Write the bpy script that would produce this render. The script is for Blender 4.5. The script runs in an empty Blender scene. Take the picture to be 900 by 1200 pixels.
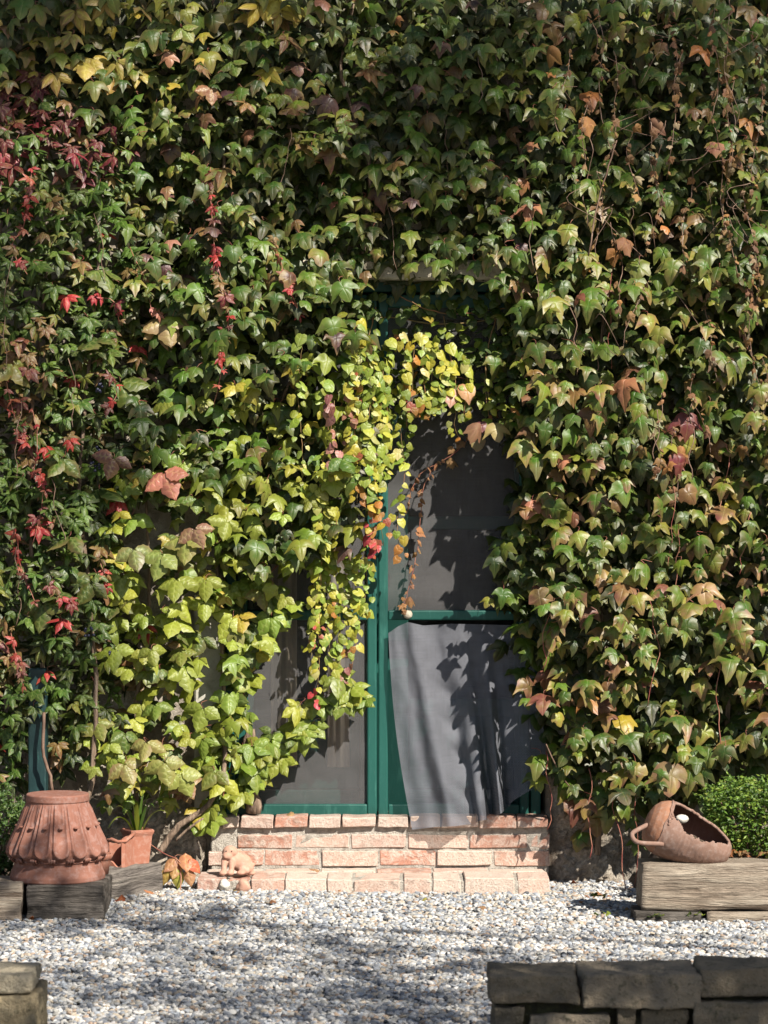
import bpy, bmesh, math, random
import numpy as np
from mathutils import Vector, Matrix, noise
R = math.radians
random.seed(11); np.random.seed(11)
SC = bpy.context.scene
COL = SC.collection

# ------------------------------------------------------------------ camera, sky, sun, exposure
FPX, CD, CH = 3120.0, 12.0, 1.668           # focal length in photo pixels, distance to the riser plane, eye height
cam = bpy.data.cameras.new('camera'); cam_o = bpy.data.objects.new('camera', cam); COL.objects.link(cam_o)
cam_o.location = (0, -CD, CH); cam_o.rotation_euler = (R(90), 0, 0)
cam.sensor_fit = 'VERTICAL'; cam.sensor_height = 36; cam.lens = FPX / 1200 * 36
cam.clip_start = 0.1; cam.clip_end = 600
cam.dof.use_dof = True; cam.dof.focus_distance = 11.9; cam.dof.aperture_fstop = 6.3
SC.camera = cam_o
SUN_EL, SUN_AZ = 41.0, 37.0                 # elevation, and degrees to the right of straight-behind-the-camera
SV = Vector((math.sin(R(SUN_AZ))*math.cos(R(SUN_EL)), -math.cos(R(SUN_AZ))*math.cos(R(SUN_EL)), math.sin(R(SUN_EL))))
w = bpy.data.worlds.new('World'); SC.world = w; w.use_nodes = True
wn = w.node_tree.nodes; wl = w.node_tree.links
sky = wn.new('ShaderNodeTexSky'); sky.sky_type = 'NISHITA'; sky.sun_disc = False
sky.sun_elevation = R(SUN_EL); sky.sun_rotation = math.atan2(SV.x, SV.y)
wl.new(sky.outputs[0], wn['Background'].inputs[0]); wn['Background'].inputs[1].default_value = 0.05
sl = bpy.data.lights.new('sun', 'SUN'); sl.energy = 5.0; sl.angle = R(0.53); sl.color = (1, 0.93, 0.82)
so = bpy.data.objects.new('sun', sl); COL.objects.link(so)
so.rotation_euler = (-SV).to_track_quat('-Z', 'Y').to_euler(); so.location = (6, -10, 12)
SC.cycles.max_bounces = 8; SC.cycles.diffuse_bounces = 3; SC.cycles.glossy_bounces = 2; SC.cycles.transmission_bounces = 4; SC.cycles.transparent_max_bounces = 8
SC.view_settings.view_transform = 'Standard'; SC.view_settings.look = 'None'
SC.view_settings.exposure = 1.0; SC.view_settings.gamma = 1; SC.view_settings.use_curve_mapping = False

# ------------------------------------------------------------------ helpers
def P(px, py, y):
    d = CD + y
    return Vector(((px-450)/FPX*d, y, CH-(py-600)/FPX*d))
def PX(px, y=0): return (px-450)/FPX*(CD+y)
def PZ(py, y=0): return CH-(py-600)/FPX*(CD+y)
def link(o, parent=None):
    COL.objects.link(o)
    if parent is not None: o.parent = parent
    return o
def tag(o, label, cat, group=None, kind=None):
    o['label'] = label; o['category'] = cat
    if group: o['group'] = group
    if kind: o['kind'] = kind
    return o
def thing(name, label, cat, loc=(0, 0, 0), group=None):
    o = bpy.data.objects.new(name, None); o.location = loc; o.empty_display_size = .1
    link(o); return tag(o, label, cat, group)
def rel(o, parent):
    """parent an object whose mesh is in world space"""
    o.parent = parent; o.matrix_parent_inverse = Matrix.Translation(-parent.location); return o
def from_bm(name, bm, m, parent=None, smooth=False):
    bmesh.ops.recalc_face_normals(bm, faces=bm.faces)
    me = bpy.data.meshes.new(name); bm.to_mesh(me); bm.free()
    me.materials.append(m)
    if smooth:
        for p in me.polygons: p.use_smooth = True
    o = bpy.data.objects.new(name, me); link(o)
    if parent is not None: rel(o, parent)
    return o
def nz(v, s=1.0, seed=0.0): return noise.noise(Vector(v)*s + Vector((seed*7.31, seed*3.17, seed*1.9)))
def fbm(v, s=1.0, seed=0.0, oct=3):
    a = 0; k = 1
    for i in range(oct):
        a += nz(v, s*2**i, seed+i)*k; k *= .5
    return a
def box_bm(x0, x1, y0, y1, z0, z1, bm=None):
    bm = bm or bmesh.new()
    vs = [bm.verts.new((x, y, z)) for x in (x0, x1) for y in (y0, y1) for z in (z0, z1)]
    for f in ((0,1,3,2),(4,6,7,5),(0,4,5,1),(2,3,7,6),(0,2,6,4),(1,5,7,3)): bm.faces.new([vs[i] for i in f])
    return bm
def chamfer(bm, w, seg=1):
    bmesh.ops.recalc_face_normals(bm, faces=bm.faces)
    bmesh.ops.bevel(bm, geom=list(bm.edges), offset=w, segments=seg, profile=.5, affect='EDGES', clamp_overlap=True)
    return bm
def rough_block(name, x0, x1, y0, y1, z0, z1, m, parent, cuts=6, amp=.01, ns=6, bev=.012, seed=0, rot=0, color=None, fine=0.0, smooth=True):
    """subdivided block whose faces and edges are worn by noise; rot turns about its centre"""
    cx, cy, cz = (x0+x1)/2, (y0+y1)/2, (z0+z1)/2
    L = max(x1-x0, y1-y0, z1-z0); st = L/cuts
    bm = bmesh.new(); nx, ny, nzz = [max(1, round(s/st)) for s in (x1-x0, y1-y0, z1-z0)]
    def grid(fn, a, b):
        vv = [[bm.verts.new(fn(i/a, j/b)) for j in range(b+1)] for i in range(a+1)]
        for i in range(a):
            for j in range(b): bm.faces.new((vv[i][j], vv[i+1][j], vv[i+1][j+1], vv[i][j+1]))
    lx, ly, lz = x1-x0, y1-y0, z1-z0
    for s in (0, 1):
        grid(lambda u, v: (u*lx, v*ly, s*lz), nx, ny); grid(lambda u, v: (u*lx, s*ly, v*lz), nx, nzz); grid(lambda u, v: (s*lx, u*ly, v*lz), ny, nzz)
    bmesh.ops.remove_doubles(bm, verts=bm.verts, dist=1e-5)
    bmesh.ops.recalc_face_normals(bm, faces=bm.faces)
    h = Vector((lx, ly, lz))/2
    for v in bm.verts:
        p = v.co - h
        # round the edges
        q = Vector([max(-hh+bev, min(hh-bev, c)) for c, hh in zip(p, h)])
        dd = p-q
        if dd.length > 1e-6: p = q + dd.normalized()*min(bev, dd.length)
        nn = p.normalized()
        wp = p + Vector((cx, cy, cz))
        p = p + Vector([fbm(wp, ns, seed+k*3)*amp for k in range(3)]) + nn*fbm(wp, ns*4, seed+9)*fine
        v.co = p
    if rot: bmesh.ops.rotate(bm, verts=bm.verts, cent=(0, 0, 0), matrix=Matrix.Rotation(rot, 3, 'Z'))
    bmesh.ops.translate(bm, verts=bm.verts, vec=(cx, cy, cz))
    o = from_bm(name, bm, m, parent, smooth)
    if color: o.color = color
    return o
def tube_bm(bm, pts, rad, seg=6, cap=True):
    pts = [Vector(p) for p in pts]; n = len(pts)
    rings = []
    for i, p in enumerate(pts):
        t = (pts[min(i+1, n-1)]-pts[max(i-1, 0)])
        if t.length < 1e-7: t = Vector((0, 0, 1))
        t.normalize(); a = t.orthogonal().normalized()
        if i and abs(t.dot(pa)) < .98: a = (pa - t*pa.dot(t)).normalized()
        pa = a
        b = t.cross(a); r = rad(i/(n-1)) if callable(rad) else rad
        rings.append([bm.verts.new(p+(a*math.cos(k*2*math.pi/seg)+b*math.sin(k*2*math.pi/seg))*r) for k in range(seg)])
    for i in range(n-1):
        for k in range(seg): bm.faces.new((rings[i][k], rings[i][(k+1) % seg], rings[i+1][(k+1) % seg], rings[i+1][k]))
    if cap:
        bm.faces.new(rings[0][::-1]); bm.faces.new(rings[-1])
    return bm
def smooth_path(pts, n=20, jit=0):
    """Catmull-Rom through the points"""
    pts = [Vector(p) for p in pts]; out = []
    q = [pts[0]*2-pts[1]] + pts + [pts[-1]*2-pts[-2]]
    segs = len(pts)-1
    for i in range(n):
        u = i/(n-1)*segs; k = min(int(u), segs-1); t = u-k
        a, b, c, d = q[k], q[k+1], q[k+2], q[k+3]
        p = .5*((2*b)+(c-a)*t+(2*a-5*b+4*c-d)*t*t+(3*b-a-3*c+d)*t**3)
        if jit: p = p + Vector([random.uniform(-jit, jit) for _ in range(3)])
        out.append(p)
    return out
def in_poly(x, y, poly):
    c = False; j = len(poly)-1
    for i in range(len(poly)):
        xi, yi = poly[i]; xj, yj = poly[j]
        if (yi > y) != (yj > y) and x < (xj-xi)*(y-yi)/(yj-yi)+xi: c = not c
        j = i
    return c

# ------------------------------------------------------------------ materials
class NT:
    def __init__(s, name):
        s.m = bpy.data.materials.new(name); s.m.use_nodes = True; s.t = s.m.node_tree; s.n = s.t.nodes; s.l = s.t.links
        s.b = s.n['Principled BSDF']; s.out = s.n['Material Output']
    def N(s, t, **k):
        n = s.n.new('ShaderNode'+t)
        for a, v in k.items(): setattr(n, a, v)
        return n
    def L(s, a, b): s.l.new(a, b)
    def val(s, v): 
        n = s.N('Value'); n.outputs[0].default_value = v; return n.outputs[0]
    def coord(s, kind='Object'):
        if kind == 'World': return s.N('NewGeometry').outputs['Position']
        return s.N('TexCoord').outputs[kind]
    def mapping(s, vec, scale=(1, 1, 1), rot=(0, 0, 0)):
        n = s.N('Mapping'); s.L(vec, n.inputs[0]); n.inputs['Scale'].default_value = scale; n.inputs['Rotation'].default_value = rot; return n.outputs[0]
    def noise(s, vec, scale, detail=4, rough=.55, dist=0):
        n = s.N('TexNoise'); s.L(vec, n.inputs['Vector']); n.inputs['Scale'].default_value = scale
        n.inputs['Detail'].default_value = detail; n.inputs['Roughness'].default_value = rough; n.inputs['Distortion'].default_value = dist
        return n.outputs['Fac']
    def ramp(s, fac, stops, interp='LINEAR'):
        n = s.N('ValToRGB'); s.L(fac, n.inputs[0]); cr = n.color_ramp; cr.interpolation = interp
        while len(cr.elements) < len(stops): cr.elements.new(.5)
        for e, (p, c) in zip(cr.elements, stops):
            e.position = p; e.color = (*c, 1) if len(c) == 3 else c
        return n.outputs[0]
    def mix(s, fac, a, b, mode='MIX'):
        n = s.N('Mix', data_type='RGBA', blend_type=mode)
        for sock, v in ((n.inputs[0], fac), (n.inputs[6], a), (n.inputs[7], b)):
            if hasattr(v, 'is_linked') or hasattr(v, 'links'): s.L(v, sock)
            elif isinstance(v, (int, float)): sock.default_value = v
            else: sock.default_value = (*v, 1) if len(v) == 3 else v
        return n.outputs[2]
    def math(s, op, a, b=None, c=None, clamp=False):
        n = s.N('Math', operation=op, use_clamp=clamp)
        for i, v in enumerate((a, b, c)):
            if v is None: continue
            if hasattr(v, 'links'): s.L(v, n.inputs[i])
            else: n.inputs[i].default_value = v
        return n.outputs[0]
    def bump(s, h, strength=.3, dist=.01):
        n = s.N('Bump'); s.L(h, n.inputs['Height']); n.inputs['Strength'].default_value = strength; n.inputs['Distance'].default_value = dist
        s.L(n.outputs[0], s.b.inputs['Normal']); return n.outputs[0]
    def col(s, c): 
        if hasattr(c, 'links'): s.L(c, s.b.inputs['Base Color'])
        else: s.b.inputs['Base Color'].default_value = (*c, 1)
    def rough(s, r):
        if hasattr(r, 'links'): s.L(r, s.b.inputs['Roughness'])
        else: s.b.inputs['Roughness'].default_value = r
    def spec(s, v): s.b.inputs['Specular IOR Level'].default_value = v

def leaf_material(name, per_object, transl=.20, rough=.44, spec=.48):
    t = NT(name)
    if per_object:
        oi = t.N('ObjectInfo'); c, a = oi.outputs['Color'], oi.outputs['Alpha']
    else:
        at = t.N('Attribute', attribute_name='leafcol'); c, a = at.outputs['Color'], at.outputs['Alpha']
    edge = t.N('Attribute', attribute_name='edge').outputs['Fac']
    vein = t.N('Attribute', attribute_name='vein').outputs['Fac']
    pos = t.coord('World')
    n1 = t.noise(pos, 9, 2); n2 = t.noise(pos, 60, 3); n3 = t.noise(pos, 230, 2)
    tip = t.ramp(n1, [(.36, (.15, .05, .045)), (.46, (.27, .14, .075)), (.56, (.28, .20, .05)), (.68, (.21, .08, .06))])
    e = t.math('ADD', edge, t.math('MULTIPLY', t.math('SUBTRACT', n2, .5), 1.1))
    e = t.math('MULTIPLY', t.math('SMOOTH_MIN', t.math('MULTIPLY', t.math('MAXIMUM', t.math('SUBTRACT', e, .12), 0), 1.5), 1, .15), a, clamp=True)
    base = t.mix(t.math('MULTIPLY', n3, .55), c, t.mix(1, c, (.55, .62, .5), 'MULTIPLY'))
    base = t.mix(e, base, tip)
    sp = t.noise(pos, 95, 2, .5)
    base = t.mix(t.ramp(sp, [(.66, (0, 0, 0)), (.72, (.7, .7, .7))]), base, (.10, .06, .03))
    vv = t.math('MULTIPLY', t.math('POWER', vein, 7), .5)
    base = t.mix(vv, base, t.mix(.5, t.mix(1, base, (1.7, 1.7, 1.5), 'MULTIPLY'), (.34, .33, .12)))
    t.col(base); t.spec(spec)
    t.rough(t.math('ADD', rough-.10, t.math('MULTIPLY', n2, .25)))
    hgt = t.math('ADD', t.math('MULTIPLY', n2, .5), t.math('MULTIPLY', t.math('POWER', vein, 5), -1.0))
    t.bump(hgt, .35, .006)
    tr = t.N('BsdfTranslucent'); t.L(t.mix(1, base, (1.5, 1.7, .7), 'MULTIPLY'), tr.inputs[0])
    mx = t.N('MixShader'); mx.inputs[0].default_value = transl
    t.L(t.b.outputs[0], mx.inputs[1]); t.L(tr.outputs[0], mx.inputs[2]); t.L(mx.outputs[0], t.out.inputs[0])
    return t.m
M = {}
M['leaf'] = leaf_material('leaf_single', True)
M['leaf_mass'] = leaf_material('leaf_mass', False)
M['leaf_dry'] = leaf_material('leaf_dry', True, .15, .65, .25)
M['leaf_dry_mass'] = leaf_material('leaf_dry_mass', False, .15, .65, .25)

t = NT('vine_stem'); v = t.coord('World')
t.col(t.ramp(t.noise(v, 14, 4), [(.35, (.10, .055, .035)), (.6, (.22, .14, .10)), (.75, (.30, .22, .17))])); t.rough(.8); t.bump(t.noise(v, 90, 3), .4, .004); M['stem'] = t.m
t = NT('red_stem'); v = t.coord('World')
t.col(t.ramp(t.noise(v, 14, 3), [(.4, (.22, .05, .04)), (.65, (.33, .16, .10))])); t.rough(.6); M['redstem'] = t.m
t = NT('green_stem'); v = t.coord('World')
t.col(t.ramp(t.noise(v, 14, 3), [(.4, (.17, .13, .04)), (.65, (.26, .11, .05))])); t.rough(.6); M['greenstem'] = t.m
t = NT('old_bark'); v = t.coord('World'); n = t.noise(t.mapping(v, (1, 1, .12)), 60, 5, .7)
t.col(t.ramp(n, [(.32, (.05, .035, .025)), (.5, (.19, .13, .09)), (.7, (.36, .27, .2))])); t.rough(.9); t.bump(n, .9, .02); M['bark'] = t.m

# old plaster / rubble wall
t = NT('old_plaster'); v = t.coord('World')
n1 = t.noise(v, 3.2, 6, .62, .5); n2 = t.noise(v, 22, 5, .65); n3 = t.noise(v, 120, 4, .7)
c = t.ramp(n1, [(.33, (.20, .16, .12)), (.48, (.34, .29, .23)), (.6, (.42, .38, .32)), (.72, (.30, .25, .20))])
c = t.mix(t.ramp(n2, [(.45, (0, 0, 0)), (.62, (.8, .8, .8))]), c, (.22, .19, .165))
t.col(c); t.rough(.95); t.spec(.15)
t.bump(t.math('ADD', t.math('MULTIPLY', n2, 1.0), t.math('MULTIPLY', n3, .5)), .9, .03); M['plaster'] = t.m
t = NT('rubble_footing'); v = t.coord('World'); n1 = t.noise(v, 12, 5, .65, .5); n2 = t.noise(v, 60, 5, .7)
t.col(t.mix(t.ramp(n2, [(.42, (0, 0, 0)), (.62, (.7, .7, .7))]), t.ramp(n1, [(.35, (.22, .18, .14)), (.5, (.38, .33, .27)), (.65, (.46, .42, .36))]), (.17, .145, .12))); t.rough(.95); t.spec(.15)
t.bump(t.math('ADD', n1, n2), 1, .02); M['rubble'] = t.m
t = NT('white_plaster'); v = t.coord('World')
n1 = t.noise(v, 7, 5, .6, .4); n2 = t.noise(v, 80, 4, .7)
t.col(t.ramp(n1, [(.35, (.26, .24, .20)), (.5, (.40, .38, .33)), (.65, (.46, .44, .39))])); t.rough(.95); t.spec(.15)
t.bump(t.math('ADD', n1, t.math('MULTIPLY', n2, .4)), .5, .012); M['white_plaster'] = t.m
t = NT('lintel_concrete'); v = t.coord('World')
n1 = t.noise(v, 9, 5, .65, .4); n2 = t.noise(v, 100, 4, .7)
t.col(t.ramp(n1, [(.35, (.22, .19, .14)), (.5, (.42, .38, .30)), (.65, (.50, .46, .37))])); t.rough(.95); t.spec(.15); t.bump(t.math('ADD', n1, n2), .5, .01); M['lintel'] = t.m

# bricks (colour from the brick object), mortar
t = NT('brick'); v = t.coord('World')
oi = t.N('ObjectInfo').outputs['Color']
n1 = t.noise(v, 22, 5, .7, .8); n2 = t.noise(v, 130, 4, .7); n3 = t.noise(v, 5, 3)
c = t.mix(t.ramp(n1, [(.44, (0, 0, 0)), (.62, (.85, .85, .85))]), oi, (.55, .47, .405))
c = t.mix(t.ramp(n2, [(.5, (0, 0, 0)), (.68, (.7, .7, .7))]), c, (.22, .13, .095))
c = t.mix(t.math('MULTIPLY', n3, .25), c, (.50, .42, .36))
n5 = t.noise(v, 9, 5, .7, .5)
c = t.mix(t.ramp(n5, [(.56, (0, 0, 0)), (.72, (.65, .65, .65))]), c, (.16, .12, .095))
t.col(c); t.rough(.92); t.spec(.2); t.bump(t.math('ADD', n1, t.math('MULTIPLY', n2, .6)), .7, .012); M['brick'] = t.m
t = NT('mortar'); v = t.coord('World'); n1 = t.noise(v, 30, 5, .7); n2 = t.noise(v, 180, 3, .7)
t.col(t.ramp(n1, [(.35, (.34, .30, .26)), (.5, (.52, .48, .42)), (.66, (.62, .58, .52))])); t.rough(.95); t.spec(.15)
t.bump(t.math('ADD', n1, n2), .9, .02); M['mortar'] = t.m

# painted green wood
def green_paint(name, ca, cb):
    t = NT(name); v = t.coord('World'); n1 = t.noise(t.mapping(v, (1, 1, .15)), 35, 5, .7); n2 = t.noise(v, 6, 3); n3 = t.noise(v, 40, 5, .75)
    c = t.mix(n2, ca, cb)
    c = t.mix(t.ramp(n1, [(.55, (0, 0, 0)), (.75, (.5, .5, .5))]), c, (.06, .20, .165))
    c = t.mix(t.ramp(n3, [(.66, (0, 0, 0)), (.72, (.6, .6, .6))]), c, (.22, .24, .2))
    t.col(c); t.rough(.5); t.spec(.45); t.bump(t.math('ADD', n1, n3), .25, .004); return t.m
M['green'] = green_paint('green_paint', (.004, .062, .050), (.009, .088, .070))
M['dark_green'] = green_paint('dark_green_paint', (.007, .026, .028), (.010, .036, .037))

# insect netting: woven threads with holes
def net_mat(name, cov, colr):
    t = NT(name); uv = t.coord('UV')
    n1 = t.noise(t.coord('World'), 14, 4, .6); n2 = t.noise(t.mapping(uv, (1, 40, 1)), 8, 2); n3 = t.noise(t.mapping(uv, (40, 1, 1)), 8, 2)
    sep = t.N('SeparateXYZ'); t.L(uv, sep.inputs[0])
    wv = t.math('MULTIPLY', t.math('SINE', t.math('MULTIPLY', sep.outputs[0], 900)), t.math('SINE', t.math('MULTIPLY', sep.outputs[1], 900)))
    f = t.math('ADD', t.math('ADD', t.math('MULTIPLY', wv, .20), cov-.24), t.math('ADD', t.math('MULTIPLY', n2, .18), t.math('ADD', t.math('MULTIPLY', n3, .18), t.math('MULTIPLY', n1, .12))), clamp=True)
    t.col(t.mix(n1, colr, tuple(x*1.25 for x in colr))); t.rough(.75); t.spec(.2)
    t.bump(wv, .15, .002)
    tp = t.N('BsdfTransparent'); mx = t.N('MixShader'); t.L(f, mx.inputs[0]); t.L(tp.outputs[0], mx.inputs[1]); t.L(t.b.outputs[0], mx.inputs[2]); t.L(mx.outputs[0], t.out.inputs[0])
    return t.m
M['net'] = net_mat('insect_net', .58, (.10, .098, .10))
M['net_drape'] = net_mat('loose_insect_net', .68, (.125, .13, .15))
t = NT('curtain'); v = t.coord('World'); n1 = t.noise(t.mapping(v, (1, 1, .05)), 30, 3); t.col(t.ramp(n1, [(.3, (.5, .42, .33)), (.7, (.7, .62, .5))])); t.rough(.9); M['curtain'] = t.m
t = NT('old_glass'); t.col((.02, .025, .025)); t.rough(.08); t.b.inputs['Transmission Weight'].default_value = .85; t.b.inputs['IOR'].default_value = 1.2; M['glass'] = t.m
t = NT('dim_room'); t.col((.06, .05, .045)); t.rough(.95); M['room'] = t.m

# terracotta
def terracotta(name, a, b, bloom, bl=.6):
    t = NT(name); v = t.coord('World'); n1 = t.noise(v, 9, 5, .6, .4); n2 = t.noise(v, 45, 5, .65); n3 = t.noise(v, 200, 3, .7)
    c = t.mix(n1, a, b)
    c = t.mix(t.ramp(n2, [(.47, (0, 0, 0)), (.68, (bl, bl, bl))]), c, bloom)
    t.col(c); t.rough(.82); t.spec(.3); t.bump(t.math('ADD', t.math('MULTIPLY', n2, .6), t.math('MULTIPLY', n3, .4)), .35, .005); return t.m
M['urn'] = terracotta('urn_terracotta', (.18, .075, .052), (.235, .108, .078), (.30, .21, .19), .5)
M['pot'] = terracotta('pot_terracotta', (.27, .105, .068), (.34, .145, .095), (.38, .24, .19), .6)
M['amphora'] = terracotta('amphora_clay', (.165, .098, .075), (.24, .145, .11), (.28, .205, .175), .7)
M['amphora_new'] = terracotta('amphora_orange_clay', (.23, .105, .06), (.30, .15, .09), (.30, .21, .165), .6)
M['amphora_in'] = terracotta('amphora_inside', (.10, .05, .04), (.16, .075, .055), (.16, .10, .085), .4)
M['figure'] = terracotta('figure_clay', (.36, .19, .135), (.45, .26, .19), (.48, .34, .27), .6)
t = NT('soil'); v = t.coord('World'); n = t.noise(v, 60, 6, .75); t.col(t.ramp(n, [(.35, (.035, .022, .015)), (.55, (.13, .09, .06)), (.7, (.26, .2, .14))])); t.rough(1); t.bump(n, 1, .03); M['soil'] = t.m
t = NT('pale_stone'); v = t.coord('World'); n = t.noise(v, 40, 5, .7); t.col(t.ramp(n, [(.35, (.33, .31, .27)), (.6, (.66, .63, .56))])); t.rough(.85); t.bump(n, .4, .01); M['pale_stone'] = t.m

# weathered timber: grain along local X of the noise
def timber(name, dark, mid, light, rot=(0, 0, 0)):
    t = NT(name); v = t.mapping(t.coord('World'), (1, 1, 1), rot); 
    g = t.noise(t.mapping(v, (1.1, 8, 8)), 2.6, 8, .72, .6); n2 = t.noise(v, 4, 4); n3 = t.noise(t.mapping(v, (.8, 15, 15)), 3, 5, .65, .8); n4 = t.noise(v, 11, 4, .6)
    c = t.ramp(g, [(.30, dark), (.47, mid), (.66, light)])
    c = t.mix(t.ramp(n3, [(.57, (0, 0, 0)), (.63, (.9, .9, .9))]), c, dark)
    c = t.mix(t.ramp(n2, [(.42, (0, 0, 0)), (.68, (.7, .7, .7))]), c, mid)
    c = t.mix(t.ramp(n4, [(.52, (0, 0, 0)), (.72, (.5, .5, .5))]), c, tuple(x*.45 for x in mid))
    t.col(c); t.rough(.9); t.spec(.2); t.bump(t.math('ADD', g, t.math('MULTIPLY', n3, -.8)), 1.0, .03); return t.m
M['timber_pale'] = timber('weathered_timber', (.10, .07, .05), (.30, .245, .19), (.44, .385, .31))
M['timber_grey'] = timber('grey_timber', (.022, .019, .016), (.105, .092, .08), (.23, .205, .18))
M['timber_back'] = timber('grey_timber_turned', (.05, .045, .04), (.16, .14, .125), (.30, .27, .235), (0, 0, R(-60)))

# foreground stone
t = NT('wall_stone'); v = t.coord('World'); oi = t.N('ObjectInfo').outputs['Color']
n1 = t.noise(v, 8, 6, .65, .5); n2 = t.noise(v, 38, 5, .7); n3 = t.noise(v, 160, 3, .7)
c = t.mix(t.ramp(n1, [(.35, (0, 0, 0)), (.65, (1, 1, 1))]), oi, t.mix(1, oi, (1.75, 1.65, 1.5), 'MULTIPLY'))
c = t.mix(t.ramp(n2, [(.54, (0, 0, 0)), (.68, (.7, .7, .7))]), c, (.05, .055, .03))
c = t.mix(t.ramp(n3, [(.60, (0, 0, 0)), (.70, (.5, .5, .5))]), c, (.30, .29, .23))
t.col(c); t.rough(.93); t.spec(.2); t.bump(t.math('ADD', n1, t.math('ADD', n2, t.math('MULTIPLY', n3, .5))), 1.0, .022); M['stone'] = t.m
t = NT('moss_joint'); v = t.coord('World'); n = t.noise(v, 30, 5, .7); t.col(t.ramp(n, [(.4, (.02, .018, .012)), (.6, (.045, .045, .018)), (.72, (.08, .09, .03))])); t.rough(1); t.bump(n, 1, .03); M['joint'] = t.m

# gravel bed and gravel stones
t = NT('gravel_bed'); v = t.coord('World'); n1 = t.noise(v, 55, 4, .7); n2 = t.noise(v, 1.3, 3)
t.col(t.mix(t.math('MULTIPLY', n2, .4), t.ramp(n1, [(.35, (.14, .12, .10)), (.5, (.30, .28, .25)), (.65, (.44, .42, .39))]), (.25, .23, .2))); t.rough(1); t.bump(n1, 1, .03); M['bed'] = t.m
t = NT('gravel_stone'); at = t.N('Attribute', attribute_name='prand', attribute_type='INSTANCER').outputs['Fac']
v = t.coord('Object'); n1 = t.noise(v, 2.5, 4, .6)
c = t.ramp(at, [(0, (.33, .325, .305)), (.17, (.47, .465, .45)), (.35, (.24, .255, .28)), (.50, (.42, .36, .285)), (.58, (.57, .555, .535)), (.70, (.18, .195, .225)), (.80, (.33, .25, .19)), (.86, (.35, .38, .42)), (.95, (.08, .085, .095))], 'CONSTANT')
t.col(t.mix(t.math('MULTIPLY', n1, .5), c, t.mix(1, c, (.7, .68, .66), 'MULTIPLY'))); t.rough(.75); t.spec(.3); t.bump(n1, .3, .05); M['pebble'] = t.m

# ------------------------------------------------------------------ ground
bm = bmesh.new(); bmesh.ops.create_grid(bm, x_segments=60, y_segments=60, size=90)
for v_ in bm.verts: v_.co.z = -.012
ground = from_bm('ground', bm, M['bed']); ground['kind'] = 'structure'

# gravel: loose stones on the bed
def gravel_h(x, y):
    return .010*fbm((x, y, 0), .9, 3) + .03*max(0, 1-abs(y+.45)/.35)*0 + .02*math.exp(-((x+1.05)**2+(y+.75)**2)/.12)
GP = []
rng = random.Random(5)
def gravel_pts(x0, x1, y0, y1, dens):
    for _ in range(int((x1-x0)*(y1-y0)*dens)):
        x = rng.uniform(x0, x1); y = rng.uniform(y0, y1)
        if y > -.37 and -.80 < x < .72: continue
        if y > .02: continue
        GP.append((x, y, gravel_h(x, y) + rng.random()**2*.012))
gravel_pts(-2.3, 2.3, -2.4, .05, 6000)
gravel_pts(-2.0, 2.0, -5.2, -2.4, 5600)
me = bpy.data.meshes.new('gravel'); me.from_pydata(GP, [], [])
gravel = bpy.data.objects.new('gravel', me); link(gravel)
tag(gravel, 'pale cream and grey pebbles covering the yard in front of the house', 'gravel', kind='stuff')
ng = bpy.data.node_groups.new('gravel_scatter', 'GeometryNodeTree')
ng.interface.new_socket('Geometry', in_out='INPUT', socket_type='NodeSocketGeometry'); ng.interface.new_socket('Geometry', in_out='OUTPUT', socket_type='NodeSocketGeometry')
gn, gl = ng.nodes, ng.links
gi = gn.new('NodeGroupInput'); go = gn.new('NodeGroupOutput'); iop = gn.new('GeometryNodeInstanceOnPoints')
m2p = gn.new('GeometryNodeMeshToPoints'); gl.new(gi.outputs[0], m2p.inputs['Mesh'])
gl.new(m2p.outputs[0], iop.inputs['Points'])
join = gn.new('GeometryNodeJoinGeometry')
for k in range(5):
    ico = gn.new('GeometryNodeMeshIcoSphere'); ico.inputs['Radius'].default_value = 1; ico.inputs['Subdivisions'].default_value = 2
    sp = gn.new('GeometryNodeSetPosition'); ps = gn.new('GeometryNodeInputPosition'); nt = gn.new('ShaderNodeTexNoise'); nt.noise_dimensions = '4D'
    nt.inputs['W'].default_value = k*3.3; nt.inputs['Scale'].default_value = 1.0; nt.inputs['Detail'].default_value = 2
    sub = gn.new('ShaderNodeVectorMath'); sub.operation = 'SUBTRACT'; sub.inputs[1].default_value = (.5, .5, .5)
    mul = gn.new('ShaderNodeVectorMath'); mul.operation = 'SCALE'; mul.inputs['Scale'].default_value = 1.5
    gl.new(ps.outputs[0], nt.inputs['Vector']); gl.new(nt.outputs['Color'], sub.inputs[0]); gl.new(sub.outputs[0], mul.inputs[0]); gl.new(mul.outputs[0], sp.inputs['Offset'])
    gl.new(ico.outputs[0], sp.inputs['Geometry'])
    sm = gn.new('GeometryNodeSetShadeSmooth'); gl.new(sp.outputs[0], sm.inputs[0])
    mt = gn.new('GeometryNodeSetMaterial'); mt.inputs['Material'].default_value = M['pebble']; gl.new(sm.outputs[0], mt.inputs[0])
    g2i = gn.new('GeometryNodeGeometryToInstance'); gl.new(mt.outputs[0], g2i.inputs[0]); gl.new(g2i.outputs[0], join.inputs[0])
gl.new(join.outputs[0], iop.inputs['Instance']); iop.inputs['Pick Instance'].default_value = True
def rv(tp, lo, hi, seed):
    n = gn.new('FunctionNodeRandomValue'); n.data_type = tp
    i = {'FLOAT': 2, 'FLOAT_VECTOR': 0, 'INT': 4}[tp]
    n.inputs[i].default_value = lo; n.inputs[i+1].default_value = hi; n.inputs['Seed'].default_value = seed
    return n.outputs[{'FLOAT': 1, 'FLOAT_VECTOR': 0, 'INT': 2}[tp]]
gl.new(rv('INT', 0, 4, 1), iop.inputs['Instance Index'])
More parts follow.
